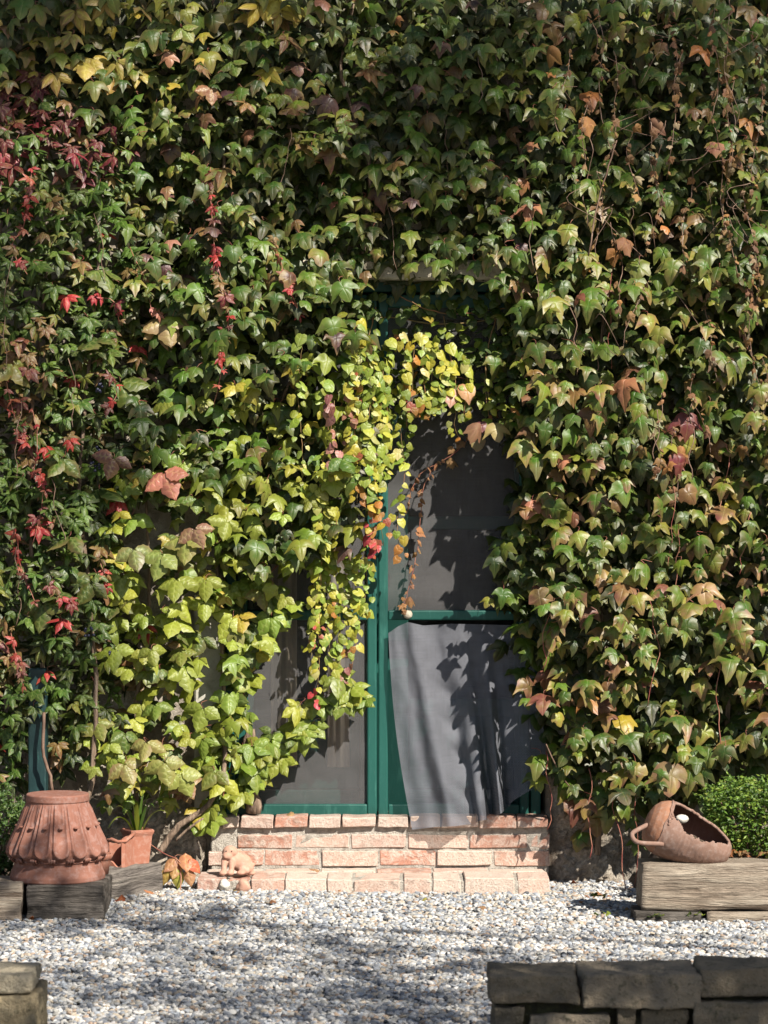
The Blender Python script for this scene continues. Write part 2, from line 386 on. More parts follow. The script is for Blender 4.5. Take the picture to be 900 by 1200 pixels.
gl.new(rv('FLOAT_VECTOR', (-.5, -.5, 0), (.5, .5, 6.28), 2), iop.inputs['Rotation'])
gl.new(rv('FLOAT_VECTOR', (.0062, .0054, .0044), (.0165, .0125, .0090), 3), iop.inputs['Scale'])
sa = gn.new('GeometryNodeStoreNamedAttribute'); sa.data_type = 'FLOAT'; sa.domain = 'INSTANCE'; sa.inputs['Name'].default_value = 'prand'
gl.new(iop.outputs[0], sa.inputs['Geometry']); gl.new(rv('FLOAT', 0., 1., 4), sa.inputs['Value']); gl.new(sa.outputs[0], go.inputs[0])
md = gravel.modifiers.new('scatter', 'NODES'); md.node_group = ng
me.materials.append(M['pebble'])

# ------------------------------------------------------------------ house wall with its door opening
DX0, DX1, DZ0, DZ1 = -.735, .735, .30, 2.715
WY = .06
bm = bmesh.new(); st = .05
NX, NZ = 176, 120
grid = {}
for i in range(NX+1):
    for j in range(NZ+1):
        x = -4.4+i*st; z = -.05+j*st
        if DX0-.03 < x < DX0+.03: x = DX0
        if DX1-.03 < x < DX1+.03: x = DX1
        if abs(z-DZ1) < .026: z = DZ1
        dep = .045*fbm((x, 0, z), 3.1, 1, 4)+.02*nz((x, 0, z), 14, 5)
        if x == DX0 or x == DX1 or z == DZ1: dep *= .3
        grid[i, j] = bm.verts.new((x, WY-abs(dep)*1.2+.015, z))
for i in range(NX):
    for j in range(NZ):
        q = [grid[i, j], grid[i+1, j], grid[i+1, j+1], grid[i, j+1]]
        cx = sum(a.co.x for a in q)/4; cz = sum(a.co.z for a in q)/4
        if DX0 < cx < DX1 and cz < DZ1: continue
        bm.faces.new(q)
for a in list(bm.verts):
    if not a.link_faces: bm.verts.remove(a)
# thickness of the wall and the reveals
be = [e for e in bm.edges if len(e.link_faces) == 1]
ex = bmesh.ops.extrude_edge_only(bm, edges=be)
for g in ex['geom']:
    if isinstance(g, bmesh.types.BMVert): g.co.y = .42
wall = thing('house_wall', 'old rough plastered house wall almost hidden under creepers', 'wall', (0, WY, 0))
from_bm('plaster_face', bm, M['plaster'], wall, True)
from_bm('plaster_reveal', chamfer(box_bm(-.855, DX0+.004, -.005, .11, .30, 1.30), .008), M['white_plaster'], wall)
for rx0, rx1, sd in ((-1.35, -.80, 1), (.755, 1.18, 2)):
    b = bmesh.new(); nx_, nz_ = int((rx1-rx0)/.011), 52; g = {}
    for i in range(nx_+1):
        for j in range(nz_+1):
            x = rx0+(rx1-rx0)*i/nx_; z = -.04+.6*j/nz_
            h = .035+.05*fbm((x, 0, z), 7, sd, 4)+.022*abs(nz((x, 0, z), 26, sd))+.012*nz((x, 0, z), 60, sd)
            e = min(1, min(i, nx_-i, nz_-j)/5)
            g[i, j] = b.verts.new((x, WY+.01-max(-.0, h)*e-.03*e*(1-j/nz_), z))
    for i in range(nx_):
        for j in range(nz_): b.faces.new((g[i, j], g[i+1, j], g[i+1, j+1], g[i, j+1]))
    from_bm('rubble_footing', b, M['rubble'], wall)
from_bm('lintel', chamfer(box_bm(-.78, .66, -.045, .12, DZ1-.002, DZ1+.085), .01), M['lintel'], wall)
# dim room behind
room = thing('room', 'dim interior seen through the netting of the door', 'room', (0, 1.5, 0))
b = bmesh.new(); box_bm(-1.6, 1.6, .44, 2.8, .1, 3.0, b)
fr = [f for f in b.faces if all(abs(q.co.y-.44) < 1e-4 for q in f.verts)]; bmesh.ops.delete(b, geom=fr, context='FACES')
from_bm('room_shell', b, M['room'], room)

# ------------------------------------------------------------------ brick door step
step = thing('brick_door_step', 'two-tier salmon brick step under the green screen doors', 'step', (0, -.2, 0))
mort = bmesh.new()
from_bm('mortar', chamfer(box_bm(PX(247), PX(643), .006, .42, -.05, .268), .006), M['mortar'], step)
from_bm('mortar', chamfer(box_bm(PX(236, -.36), PX(643, -.36), -.353, .0, -.05, .057), .006), M['mortar'], step)
BC = [(.42, .25, .19), (.48, .34, .275), (.39, .19, .135), (.54, .43, .36), (.46, .32, .265), (.38, .17, .115), (.52, .40, .335)]
bn = [0]
def brick(x0, x1, y0, y1, z0, z1, c=None):
    bn[0] += 1
    b = box_bm(x0, x1, y0, y1, z0, z1)
    for q in b.verts: q.co += Vector([random.uniform(-.0035, .0035) for _ in range(3)])
    bmesh.ops.subdivide_edges(b, edges=[e for e in b.edges if abs(e.verts[0].co.x-e.verts[1].co.x) > .03], cuts=2, use_grid_fill=True)
    for q in b.verts: q.co += Vector((0, nz(q.co, 25, bn[0])*.007, nz(q.co, 25, bn[0]+5)*.006))
    bmesh.ops.recalc_face_normals(b, faces=b.faces)
    bmesh.ops.bevel(b, geom=[e for e in b.edges if e.calc_face_angle(0) > .8], offset=.0035, segments=1, affect='EDGES', clamp_overlap=True)
    o = from_bm('brick', b, M['brick'], step)
    c = c or random.choice(BC); k = random.uniform(.88, 1.12)
    o.color = (c[0]*k, c[1]*k, c[2]*k, 1)
def zx(z, y): return PX(230+z/2, y)
for a, e in ((128, 205), (210, 305), (308, 365), (370, 478), (485, 550), (555, 620), (628, 745), (755, 828)):
    brick(zx(a, -.36), zx(e, -.36), -.36, -.13+random.uniform(-.01, .01), -.02, .064+random.uniform(-.003, .003))
brick(zx(4, -.36), zx(70, -.36), -.385, -.15, -.02, .068, (.40, .21, .16)); brick(zx(74, -.36), zx(124, -.36), -.35, -.14, -.02, .060)
for k in range(6):
    x0 = -.79+k*.253; brick(x0, min(x0+.243, .735), -.118, -.004, .0, .063+random.uniform(-.003, .003))
for a, e in ((28, 90), (95, 157), (160, 290), (296, 425), (430, 560), (563, 693), (698, 828)):
    brick(zx(a, 0), zx(e, 0), random.uniform(-.006, .004), .115, .074, .141)
brick(zx(35, 0), zx(90, 0), .03, .13, .153, .214, (.50, .15, .045))
for a, e in ((97, 225), (232, 358), (363, 490), (498, 637), (642, 775), (783, 828)):
    brick(zx(a, 0), zx(e, 0), random.uniform(-.006, .004), .115, .153, .214)
for a, e in ((30, 58), (62, 100), (105, 180), (185, 260), (265, 338), (342, 420), (425, 497), (501, 571), (575, 660), (665, 748), (752, 822)):
    brick(zx(a, 0), zx(e, 0), random.uniform(-.028, -.016), .24, .246, .295+random.uniform(-.002, .003))

# ------------------------------------------------------------------ screen doors
FY = .10                                   # front face of the door leaves
ZB, ZM, ZT = PZ(957, FY)+.004, PZ(721, FY), PZ(345, FY)
def bar(name, x0, x1, z0, z1, parent, y0=FY, dep=.045, m='green', ch=.006):
    return from_bm(name, chamfer(box_bm(x0, x1, y0, y0+dep, z0, z1), ch, 2), M[m], parent)
frame = thing('door_frame', 'green wooden frame set in the wall round both screen doors', 'door frame', (0, FY, ZB))
bar('jamb', PX(264, FY), PX(277, FY), ZB, ZT+.06, frame, FY+.012, .09); bar('jamb', PX(622, FY), PX(634, FY), ZB, ZT+.06, frame, FY+.012, .09)
bar('head', PX(277, FY)+.001, PX(622, FY)-.001, ZT+.012, ZT+.06, frame, FY+.012, .09)
def net_panel(x0, x1, z0, z1, parent, name='net'):
    b = bmesh.new(); n = 24; uvl = b.loops.layers.uv.new('UVMap'); g = {}
    for i in range(n+1):
        for j in range(n+1):
            x = x0+(x1-x0)*i/n; z = z0+(z1-z0)*j/n
            e = min(i, n-i, j, n-j)/n*2
            g[i, j] = b.verts.new((x, FY+.022+.012*fbm((x, 0, z), 4, 2)*min(1, e*4), z))
    for i in range(n):
        for j in range(n):
            f = b.faces.new((g[i, j], g[i+1, j], g[i+1, j+1], g[i, j+1]))
            for lp in f.loops: lp[uvl].uv = (lp.vert.co.x, lp.vert.co.z)
    return from_bm(name, b, M['net'], parent, True)
doorL = thing('screen_door', 'green screen door with intact net, half hidden by yellow trailing creeper', 'screen door', (PX(350), FY, ZB), 'pair of green screen doors')
doorR = thing('screen_door', 'green screen door whose torn lower net hangs loose like a curtain', 'screen door', (PX(540), FY, ZB), 'pair of green screen doors')
for root, xa, xb in ((doorL, 279, 441.5), (doorR, 443.5, 620)):
    x0, x1 = PX(xa, FY), PX(xb, FY); sw = .043
    bar('stile', x0, x0+sw, ZB, ZT, root); bar('stile', x1-sw, x1, ZB, ZT, root)
    e = .0015
    bar('bottom_rail', x0+sw+e, x1-sw-e, ZB, ZB+.052, root); bar('top_rail', x0+sw+e, x1-sw-e, ZT-.06, ZT, root)
    bar('middle_rail', x0+sw+e, x1-sw-e, ZM-.022, ZM+.022, root, FY-.004)
    net_panel(x0+sw-.004, x1-sw+.004, ZM+.018, ZT-.056, root)
    if root is doorL: net_panel(x0+sw-.004, x1-sw+.004, ZB+.048, ZM-.018, root)
b = bmesh.new(); bmesh.ops.create_uvsphere(b, u_segments=20, v_segments=12, radius=.021); bmesh.ops.scale(b, vec=(1, .8, 1), verts=b.verts)
bmesh.ops.translate(b, vec=P(478, 720, FY-.026), verts=b.verts)
tube_bm(b, [P(478, 720, FY-.02), P(478, 720, FY+.0)], .008, 10)
from_bm('knob', b, M['lintel'], doorR, True)
# torn net, gathered at the knob and blown over the sill
def drape():
    U, V = 90, 70; b = bmesh.new(); uvl = b.loops.layers.uv.new('UVMap'); g = {}
    top = [(0, 455), (.2, 478), (.32, 496), (.5, 530), (.7, 565), (.85, 590), (1, 612)]
    topy = [(0, 742), (.1, 734), (.2, 729), (.32, 733), (.5, 731), (1, 733)]
    bot = [(0, 483), (.2, 522), (.4, 556), (.5, 561), (.62, 576), (.72, 588), (.85, 600), (.93, 620), (1, 636)]
    boty = [(0, 973), (.15, 971), (.4, 966), (.5, 962), (.60, 959), (.72, 952), (.82, 944), (.9, 930), (.96, 921), (1, 903)]
    def ip(tb, u):
        for (a, va), (c, vc) in zip(tb, tb[1:]):
            if u <= c: k = (u-a)/(c-a); return va+(vc-va)*k
        return tb[-1][1]
    for i in range(U+1):
        u = i/U
        for j in range(V+1):
            v = j/V
            px = ip(top, u)*(1-v)+ip(bot, u)*v; py = ip(topy, u)*(1-v)+ip(boty, u)*v
            if u > .85: px += 14*(u-.85)/.15*math.sin(v*2.6)*.6
            if u < .1: px += -5*math.sin(v*math.pi)*(1-u/.1)
            py += 3*nz((u*6, 0, 0), 1, 8)*v
            amp = .026+.105*v**1.2
            y = FY-.012 - amp*.55
            def ridge(c, wdt, a): return a*math.exp(-((u-c)/wdt)**2)
            y -= amp*ridge(.22+.03*v, .06+.03*v, .75)+amp*ridge(.06+.04*v, .05, .2)
            y += amp*ridge(.38+.05*v, .08, .40)
            y -= amp*ridge(.50+.02*v, .10, .45)*(v)
            y += amp*ridge(.62, .03, 1.0)*v
            y -= amp*ridge(.70+.01*v, .035, 1.1)*v
            y += amp*ridge(.77, .025, .6)*v
            y -= amp*ridge(.92, .06, .5)*v
            y += .010*fbm((u*7, v*4, 0), 1, 4)
            for vv_, aa_ in ((.35, .010), (.52, .016), (.86, .014)):
                q_ = vv_-3.2*(u-.44)**2
                if .24 < u < .64: y += aa_*(math.exp(-((v-q_)/.035)**2)-.8*math.exp(-((v-q_-.07)/.05)**2))*math.sin((u-.24)/.40*math.pi)
            v0 = .70-5*(u-.46)**2
            if .28 < u < .64: y += (.026*math.exp(-((v-v0)/.05)**2)-.020*math.exp(-((v-v0-.13)/.08)**2))*math.sin((u-.28)/.36*math.pi)
            if v > .88: y -= .05*(v-.88)/.12*(1 if u < .55 else .4)
            g[i, j] = b.verts.new(P(px, py, min(y, FY-.008)))
    for i in range(U):
        for j in range(V):
            f = b.faces.new((g[i, j], g[i, j+1], g[i+1, j+1], g[i+1, j]))
            for lp in f.loops: lp[uvl].uv = (lp.vert.co.x, lp.vert.co.z)
    return from_bm('torn_net', b, M['net_drape'], doorR, True)
drape()
# loose nylon threads of the torn net
b = bmesh.new()
tube_bm(b, smooth_path([P(606, 905, .03), P(613, 925, .02), P(618, 945, .03), P(621, 958, .05)], 8), .0012, 4)
tube_bm(b, smooth_path([P(604, 923, .03), P(614, 923.5, .02), P(619, 924, .03)], 5), .0010, 4)
from_bm('loose_thread', b, M['dark_green'], doorR)
# inner glazed door and curtains behind
inner = thing('inner_door', 'green panelled inner doors seen dimly behind the insect net', 'door', (0, .3, ZB))
IY = .27
for xa, xb in ((-.70, -.012), (.012, .70)):
    s = .10
    for nm, q in (('stile', (xa, xa+s, ZB, ZT)), ('stile', (xb-s, xb, ZB, ZT)), ('rail', (xa+s+.001, xb-s-.001, ZB, ZB+.10)), ('rail', (xa+s+.001, xb-s-.001, ZB+.44, ZB+.52)), ('rail', (xa+s+.001, xb-s-.001, ZB+1.3, ZB+1.36)), ('rail', (xa+s+.001, xb-s-.001, ZT-.1, ZT))):
        bar(nm, *q, inner, IY, .05)
    bar('panel', xa+s+.001, xb-s-.001, ZB+.101, ZB+.439, inner, IY+.018, .02)
    bar('pane', xa+s+.001, xb-s-.001, ZB+.521, ZB+1.299, inner, IY+.02, .005, 'glass', .001)
    bar('pane', xa+s+.001, xb-s-.001, ZB+1.361, ZT-.101, inner, IY+.02, .005, 'glass', .001)
def curtain(x0, x1, label):
    b = bmesh.new(); n = 40; g = {}
    for i in range(n+1):
        for j in (0, 1): g[i, j] = b.verts.new((x0+(x1-x0)*i/n, .225+.006*math.sin(i*.45)+.006*math.sin(i*.21), ZB+.21 if j == 0 else ZT))
    for i in range(n): b.faces.new((g[i, 0], g[i+1, 0], g[i+1, 1], g[i, 1]))
    o = from_bm('curtain', b, M['curtain'], None, True); md_ = o.modifiers.new('th', 'SOLIDIFY'); md_.thickness = .003
    tag(o, label, 'curtain', 'curtains behind the doors')
curtain(-.52, -.40, 'beige curtain edge behind the left end of the intact net'); curtain(-.26, -.16, 'narrow beige curtain strip behind the intact net beside the middle stile')


# green post on the left
gp = thing('green_post', 'dark green painted post standing behind the fluted terracotta urn', 'post', (PX(44, -.3), -.3, 0))
from_bm('shaft', chamfer(box_bm(PX(33, -.3), PX(54, -.3), -.3, -.22, -.02, .98), .006, 2), M['dark_green'], gp)
from_bm('base_plate', chamfer(box_bm(PX(28, -.3), PX(59, -.3), -.33, -.19, -.02, .02), .004), M['dark_green'], gp)

# ------------------------------------------------------------------ planting beds behind the timbers
def soil_bed(name, x0, x1, y0, y1, z):
    b = bmesh.new(); nx, ny = 40, 24; g = {}
    for i in range(nx+1):
        for j in range(ny+1):
            x = x0+(x1-x0)*i/nx; y = y0+(y1-y0)*j/ny
            e = min(1, min(i, nx-i, ny-j)/4)
            g[i, j] = b.verts.new((x, y, -.03+(z+.03)*e+.02*fbm((x, y, 0), 6, 2)))
    for i in range(nx):
        for j in range(ny): b.faces.new((g[i, j], g[i+1, j], g[i+1, j+1], g[i, j+1]))
    o = from_bm(name, b, M['soil'], None, True); o['kind'] = 'structure'; return o
soil_bed('soil_bed', -2.6, -1.12, -.90, .05, .085)
soil_bed('soil_bed', 1.08, 2.7, -1.0, .05, .20)

# ------------------------------------------------------------------ timbers
TF = -1.2
def sleeper(label, x0, x1, y0, y1, z0, z1, m, seed, rot=0, amp=.008):
    o = rough_block('timber_sleeper', x0, x1, y0, y1, z0, z1, M[m], None, 60, amp*1.5, 3.2, .007, seed, rot, fine=.006)
    tag(o, label, 'timber', 'weathered timbers edging the gravel')
sleeper('short pale grey timber at the edge of the photo left of the urn', -2.0, PX(25, TF), TF-.005, TF+.24, -.02, .160, 'timber_pale', 1)
sleeper('dark cracked timber carrying the fluted terracotta urn', PX(29, TF), PX(122, TF), TF, TF+.36, -.02, .150, 'timber_grey', 2)
sleeper('grey timber running back towards the wall under the small square pot', -1.18-.30, -1.18+.26, -.61-.11, -.61+.11, -.02, .143, 'timber_back', 3, R(60))
sleeper('thick pale timber under the broken amphora', PX(752, TF), 2.5, TF, TF+.24, .050, .242, 'timber_pale', 4)
sleeper('thin short board lying under the left end of the amphora timber', PX(744, TF), PX(822, TF), TF-.012, TF+.2, -.02, .046, 'timber_grey', 5, 0, .005)
sleeper('thin long board lying under the amphora timber at the edge of the photo', PX(829, TF), 2.5, TF-.005, TF+.2, -.02, .047, 'timber_pale', 6, 0, .005)

# ------------------------------------------------------------------ fluted urn
UY = -.985; UC = Vector((PX(67.5, UY), UY, .150))
urn = thing('terracotta_urn', 'large upturned terracotta urn with fluted petals, on the dark timber', 'urn', UC)
prof = [(0, .150), (0, .190), (.006, .196), (.022, .196), (.034, .190), (.055, .182), (.072, .178), (.080, .179), (.088, .190), (.100, .200), (.118, .206), (.14, .203), (.168, .192), (.20, .176), (.235, .160), (.27, .146), (.30, .134), (.322, .126), (.325, .130), (.350, .130), (.354, .126), (.355, .11), (.355, .03), (.355, .001)]
def dense(pr, step_):
    out = [pr[0]]
    for (z0, r0), (z1, r1) in zip(pr, pr[1:]):
        n = max(1, int(math.hypot(z1-z0, r1-r0)/step_))
        for k in range(1, n+1): out.append((z0+(z1-z0)*k/n, r0+(r1-r0)*k/n))
    return out
NP = 16
def petal(th, z):
    if not .086 < z < .322: return 0
    ph = ((th/(2*math.pi)*NP) % 1)*2-1
    zc = .150; a = abs(ph)
    if z < zc: a = math.hypot(ph, (zc-z)/(zc-.094))
    up = min(1, max(0, (.322-z)/.03))
    h = .008*math.exp(-((a-.74)/.10)**2) - .009*max(0, min(1, (a-.88)/.1)) - .011*max(0, 1-(a/.66)**2)*(1 if z < .22 else max(.35, 1-(z-.22)*12))
    k = min(1, max(0, (z-.232)/.02))
    h += k*(.004*math.exp(-((abs(ph)-.36)/.13)**2)-.001)
    h += .009*math.exp(-((ph)/.34)**2-((z-.226)/.010)**2)
    return h*up
def urn_mesh(lo, hi, name, flutes=True):
    dp = [q for q in dense(prof, .0032)]
    # slice by index of profile
    b = bmesh.new(); SEG = 288 if flutes else 96
    i0 = lo; rows = dp[int(lo*len(dp)):int(hi*len(dp))+1]
    rings = []
    for z, r in rows:
        rings.append([b.verts.new(UC+Vector((math.cos(th)*(r+petal(th, z)), math.sin(th)*(r+petal(th, z)), z))) for th in [k*2*math.pi/SEG for k in range(SEG)]])
    for A, B in zip(rings, rings[1:]):
        for k in range(SEG): b.faces.new((A[k], A[(k+1) % SEG], B[(k+1) % SEG], B[k]))
    return from_bm(name, b, M['urn'], urn, True)
dpl = dense(prof, .0032); zi = [i for i, q in enumerate(dpl) if q[0] >= .0835][0]/len(dpl); zr = [i for i, q in enumerate(dpl) if q[0] >= .3215][0]/len(dpl)
urn_mesh(0, zi, 'foot', False); urn_mesh(zi, zr, 'fluted_body'); urn_mesh(zr, 1, 'rim', False)
ball = None
for k in range(NP):
    th = (k+.5)*2*math.pi/NP
    if math.sin(th) > .4: continue
    p = UC+Vector((math.cos(th)*.166, math.sin(th)*.166, .226))
    if ball is None:
        b = bmesh.new(); bmesh.ops.create_uvsphere(b, u_segments=12, v_segments=8, radius=.0085)
        me = bpy.data.meshes.new('boss'); b.to_mesh(me); b.free(); me.materials.append(M['urn']); ball = me
        for q in me.polygons: q.use_smooth = True
    o = bpy.data.objects.new('boss', ball); link(o); o.parent = urn; o.location = p-UC; o.scale = (1.25, 1.25, .6)
# a few acanthus curls round the shell's lower edge
for k in range(NP):
    th = k*2*math.pi/NP
    if math.sin(th) > .4: continue
    b = bmesh.new()
    for s in (-1, 0, 1):
        a = th+s*.05; rr = .189
        tube_bm(b, [UC+Vector((math.cos(a)*.202, math.sin(a)*.202, .104-.002*abs(s))), UC+Vector((math.cos(a)*.197, math.sin(a)*.197, .093)), UC+Vector((math.cos(a)*.184, math.sin(a)*.184, .078))], lambda u: .006-.003*u, 6)
    from_bm('leaf_ornament', b, M['urn'], urn, True)

# ------------------------------------------------------------------ small pots on the turned timber
def square_pot(c, w0, w1, h, rot, root, m='pot', th=.009):
    b = bmesh.new()
    def ring(s, z): return [b.verts.new(c+Matrix.Rotation(rot, 3, 'Z') @ Vector((sx*s, sy*s, z))) for sx, sy in ((-1, -1), (1, -1), (1, 1), (-1, 1))]
    rs = [ring(w0, 0), ring(w1*.93, h*.80), ring(w1*.95, h*.84), ring(w1*1.06, h*.90), ring(w1*1.06, h), ring(w1*1.06-th, h), ring(w1*.85, h*.75)]
    for A, B in zip(rs, rs[1:]):
        for k in range(4): b.faces.new((A[k], A[(k+1) % 4], B[(k+1) % 4], B[k]))
    b.faces.new(rs[0][::-1]); sl_ = rs[-1]
    bmesh.ops.recalc_face_normals(b, faces=b.faces)
    bmesh.ops.bevel(b, geom=[e for e in b.edges if len(e.link_faces) == 2], offset=.003, segments=2, affect='EDGES', clamp_overlap=True)
    from_bm('pot_body', b, M[m], root)
    b = bmesh.new(); q = [b.verts.new(c+Matrix.Rotation(rot, 3, 'Z') @ Vector((sx*w1*.86, sy*w1*.86, h*.86))) for sx, sy in ((-1, -1), (1, -1), (1, 1), (-1, 1))]; b.faces.new(q)
    from_bm('soil', b, M['soil'], root)
pc = Vector((PX(161.5, -.45), -.47, .146))
pot = thing('flower_pot', 'small square terracotta pot with a strappy green plant', 'flower pot', pc)
square_pot(pc, .038, .052, .150, R(32), pot)
# broken trough in front of it: open box with wavy rim
tc = Vector((PX(139, -.62), -.60, .146))
tr_ = thing('terracotta_trough', 'broken open terracotta trough with wavy rim between urn and square pot', 'trough', tc)
b = bmesh.new()
def wave_wall(p0, p1, h0, h1, th=.010, n=12, dip=.0):
    p0, p1 = Vector(p0), Vector(p1); dr = (p1-p0).normalized(); nn = Vector((-dr.y, dr.x, 0))*th
    A = []
    for i in range(n+1):
        u = i/n; p = tc+p0+(p1-p0)*u; h = h0+(h1-h0)*u+.012*math.sin(u*math.pi*2)-dip*math.sin(u*math.pi)
        A.append([b.verts.new(q) for q in (p, p+nn, p+nn+Vector((0, 0, h)), p+Vector((0, 0, h)))])
    for a_, c_ in zip(A, A[1:]):
        for k in range(4): b.faces.new((a_[k], a_[(k+1) % 4], c_[(k+1) % 4], c_[k]))
    b.faces.new(A[0]); b.faces.new(A[-1][::-1])
wave_wall((-.055, .01, 0), (.012, -.035, 0), .016, .016)
wave_wall((.014, -.036, 0), (.03, -.03, 0), .115, .118)
wave_wall((.031, -.03, 0), (.06, .06, 0), .118, .13)
wave_wall((-.055, .06, 0), (-.056, .012, 0), .105, .108)
wave_wall((.058, .062, 0), (-.053, .062, 0), .12, .105)
from_bm('trough_wall', b, M['pot'], tr_)
b = bmesh.new(); tube_bm(b, [tc+Vector((-.058, .012, .108)), tc+Vector((-.03, -.01, .122)), tc+Vector((.0, -.03, .112)), tc+Vector((.03, -.035, .118)), tc+Vector((.062, .05, .142))], .008, 8)
from_bm('trough_rim', b, M['pot'], tr_, True)
# small round pot half hidden behind the urn's foot
rc = Vector((PX(116, -.80), -.80, .146))
rp = thing('round_pot', 'little round terracotta pot peeping out behind the foot of the urn', 'flower pot', rc)
b = bmesh.new(); SEG = 32; rings = []
for z, r in ((0, .033), (.0, .040), (.05, .047), (.062, .049), (.064, .054), (.085, .056), (.086, .05), (.06, .045)):
    rings.append([b.verts.new(rc+Vector((math.cos(k*2*math.pi/SEG)*r, math.sin(k*2*math.pi/SEG)*r, z))) for k in range(SEG)])
for A, B in zip(rings, rings[1:]):
    for k in range(SEG): b.faces.new((A[k], A[(k+1) % SEG], B[(k+1) % SEG], B[k]))
from_bm('pot_body', b, M['pot'], rp, True)
b = bmesh.new(); b.faces.new([b.verts.new(rc+Vector((math.cos(k*2*math.pi/SEG)*.046, math.sin(k*2*math.pi/SEG)*.046, .07))) for k in range(SEG)]); from_bm('soil', b, M['soil'], rp)

# ------------------------------------------------------------------ broken amphora on the right-hand timber
AY = -1.075
A0, A1 = P(756, 961, AY), P(855, 1002, AY-.02)
ax = (A1-A0); AL = ax.length; ax.normalize()
up_ = Vector((0, 0, 1)); e1 = (up_-ax*up_.dot(ax)).normalized(); e2 = ax.cross(e1)          # e1 up, e2 sideways
if e2.y > 0: e2 = -e2                                                                        # e2 towards the viewer
aprof = [(0, .004), (.012, .042), (.04, .072), (.09, .096), (.16, .110), (.24, .117), (.34, .117), (.46, .116), (.58, .109), (.70, .097), (.80, .083), (.88, .070), (.94, .057), (.98, .040), (1.0, .022), (1.004, .004)]
def arad(t_):
    for (a, ra), (c, rc_) in zip(aprof, aprof[1:]):
        if t_ <= c: return ra+(rc_-ra)*(t_-a)/(c-a)
    return .004
amph = thing('broken_amphora', 'broken clay amphora lying on its side on the thick pale timber', 'amphora', (A0.x, AY, .243))
def apt(t_, th, k=1.0):
    r = arad(t_)*k*(1+.025*nz((t_*3, math.cos(th), math.sin(th)), 2, 2)+.004*math.sin(t_*130+2*nz((t_*5, th, 0)))*(1 if t_ > .4 else 0)+.012*fbm((t_*8, math.cos(th)*2, math.sin(th)*2), 2, 5))
    return A0+ax*(AL*t_)+(e1*math.cos(th)+e2*math.sin(th))*r
def opening(t_, th):
    # th = 0 straight up, positive towards the viewer
    if t_ < .23 or t_ > .93: return False
    wd = .84*math.sin(math.pi*min(1, max(0, (t_-.20)/.76)))**.55
    c = .52
    wd += .10*nz((t_*9, th*1.5, 0), 1, 3)+.09*nz((t_*30, th, 0), 1, 5)
    return abs(th-c) < wd
def amph_part(t0, t1, name, m, m2):
    b = bmesh.new(); NT_, NS = int(150*(t1-t0))+2, 120; g = {}
    for i in range(NT_+1):
        for k in range(NS): g[i, k] = b.verts.new(apt(t0+(t1-t0)*i/NT_, k*2*math.pi/NS))
    for i in range(NT_):
        for k in range(NS):
            th = (k+.5)*2*math.pi/NS; th = th-2*math.pi if th > math.pi else th
            if opening(t0+(t1-t0)*(i+.5)/NT_, th): continue
            b.faces.new((g[i, k], g[i, (k+1) % NS], g[i+1, (k+1) % NS], g[i+1, k]))
    for q in list(b.verts):
        if not q.link_faces: b.verts.remove(q)
    bmesh.ops.smooth_vert(b, verts=[q for q in b.verts if q.is_boundary], factor=.5, use_axis_x=True, use_axis_y=True, use_axis_z=True)
    o = from_bm(name, b, M[m], amph, True); o.data.materials.append(M[m2])
    md_ = o.modifiers.new('wall', 'SOLIDIFY'); md_.thickness = .011; md_.offset = -1; md_.material_offset = 1; md_.material_offset_rim = 0
    return o
amph_part(0, .20, 'rounded_base', 'amphora_new', 'amphora_in'); amph_part(.2, 1.004, 'amphora_body', 'amphora', 'amphora_in')
# ragged repair seam between the two
b = bmesh.new(); tube_bm(b, [apt(.205+.02*nz((k*.5, 0, 0), 1, 2), -2.1+k*.1, 1.0) for k in range(44)], lambda u: .0045+.002*nz((u*40, 0, 0)), 6); from_bm('seam', b, M['amphora'], amph, True)
b = bmesh.new(); tube_bm(b, smooth_path([apt(.03, 1.75, .9), P(748, 972, AY-.085), P(741, 977, AY-.10), P(743, 984, AY-.11), P(752, 988, AY-.12), apt(.26, 2.05, .98)], 24), .0095, 10); from_bm('handle', b, M['amphora'], amph, True)
# soil in it
b = bmesh.new(); g = {}
for i in range(31):
    for j in range(17):
        t_ = .30+.62*i/30; s = (j/8-1); r = arad(t_)*.90
        g[i, j] = b.verts.new(A0+ax*(AL*t_)+e2*(s*r*.96)+e1*(r*(.22-.30*abs(s))+.012*fbm((t_*9, s*2, 0), 1.5, 3)-.01*(1-t_)))
for i in range(30):
    for j in range(16): b.faces.new((g[i, j], g[i+1, j], g[i+1, j+1], g[i, j+1]))
from_bm('soil', b, M['soil'], amph, True)
b = bmesh.new(); bmesh.ops.create_icosphere(b, subdivisions=3, radius=1)
for q in b.verts: q.co = Vector((q.co.x*.027, q.co.y*.02, q.co.z*.018))*(1+.15*fbm(q.co, 1.3, 4)) + apt(.36, .62, .70)
st_ = from_bm('white_stone', b, M['pale_stone'], None, True); tag(st_, 'rounded whitish stone lying inside the mouth of the broken amphora', 'stone')
b = bmesh.new()
for k in range(9):
    c = apt(.22+.02*random.random(), .9+k*.05, 1.0)
    bmesh.ops.create_icosphere(b, subdivisions=2, radius=random.uniform(.004, .008), matrix=Matrix.Translation(c))
from_bm('mortar_lump', b, M['amphora'], amph, True)

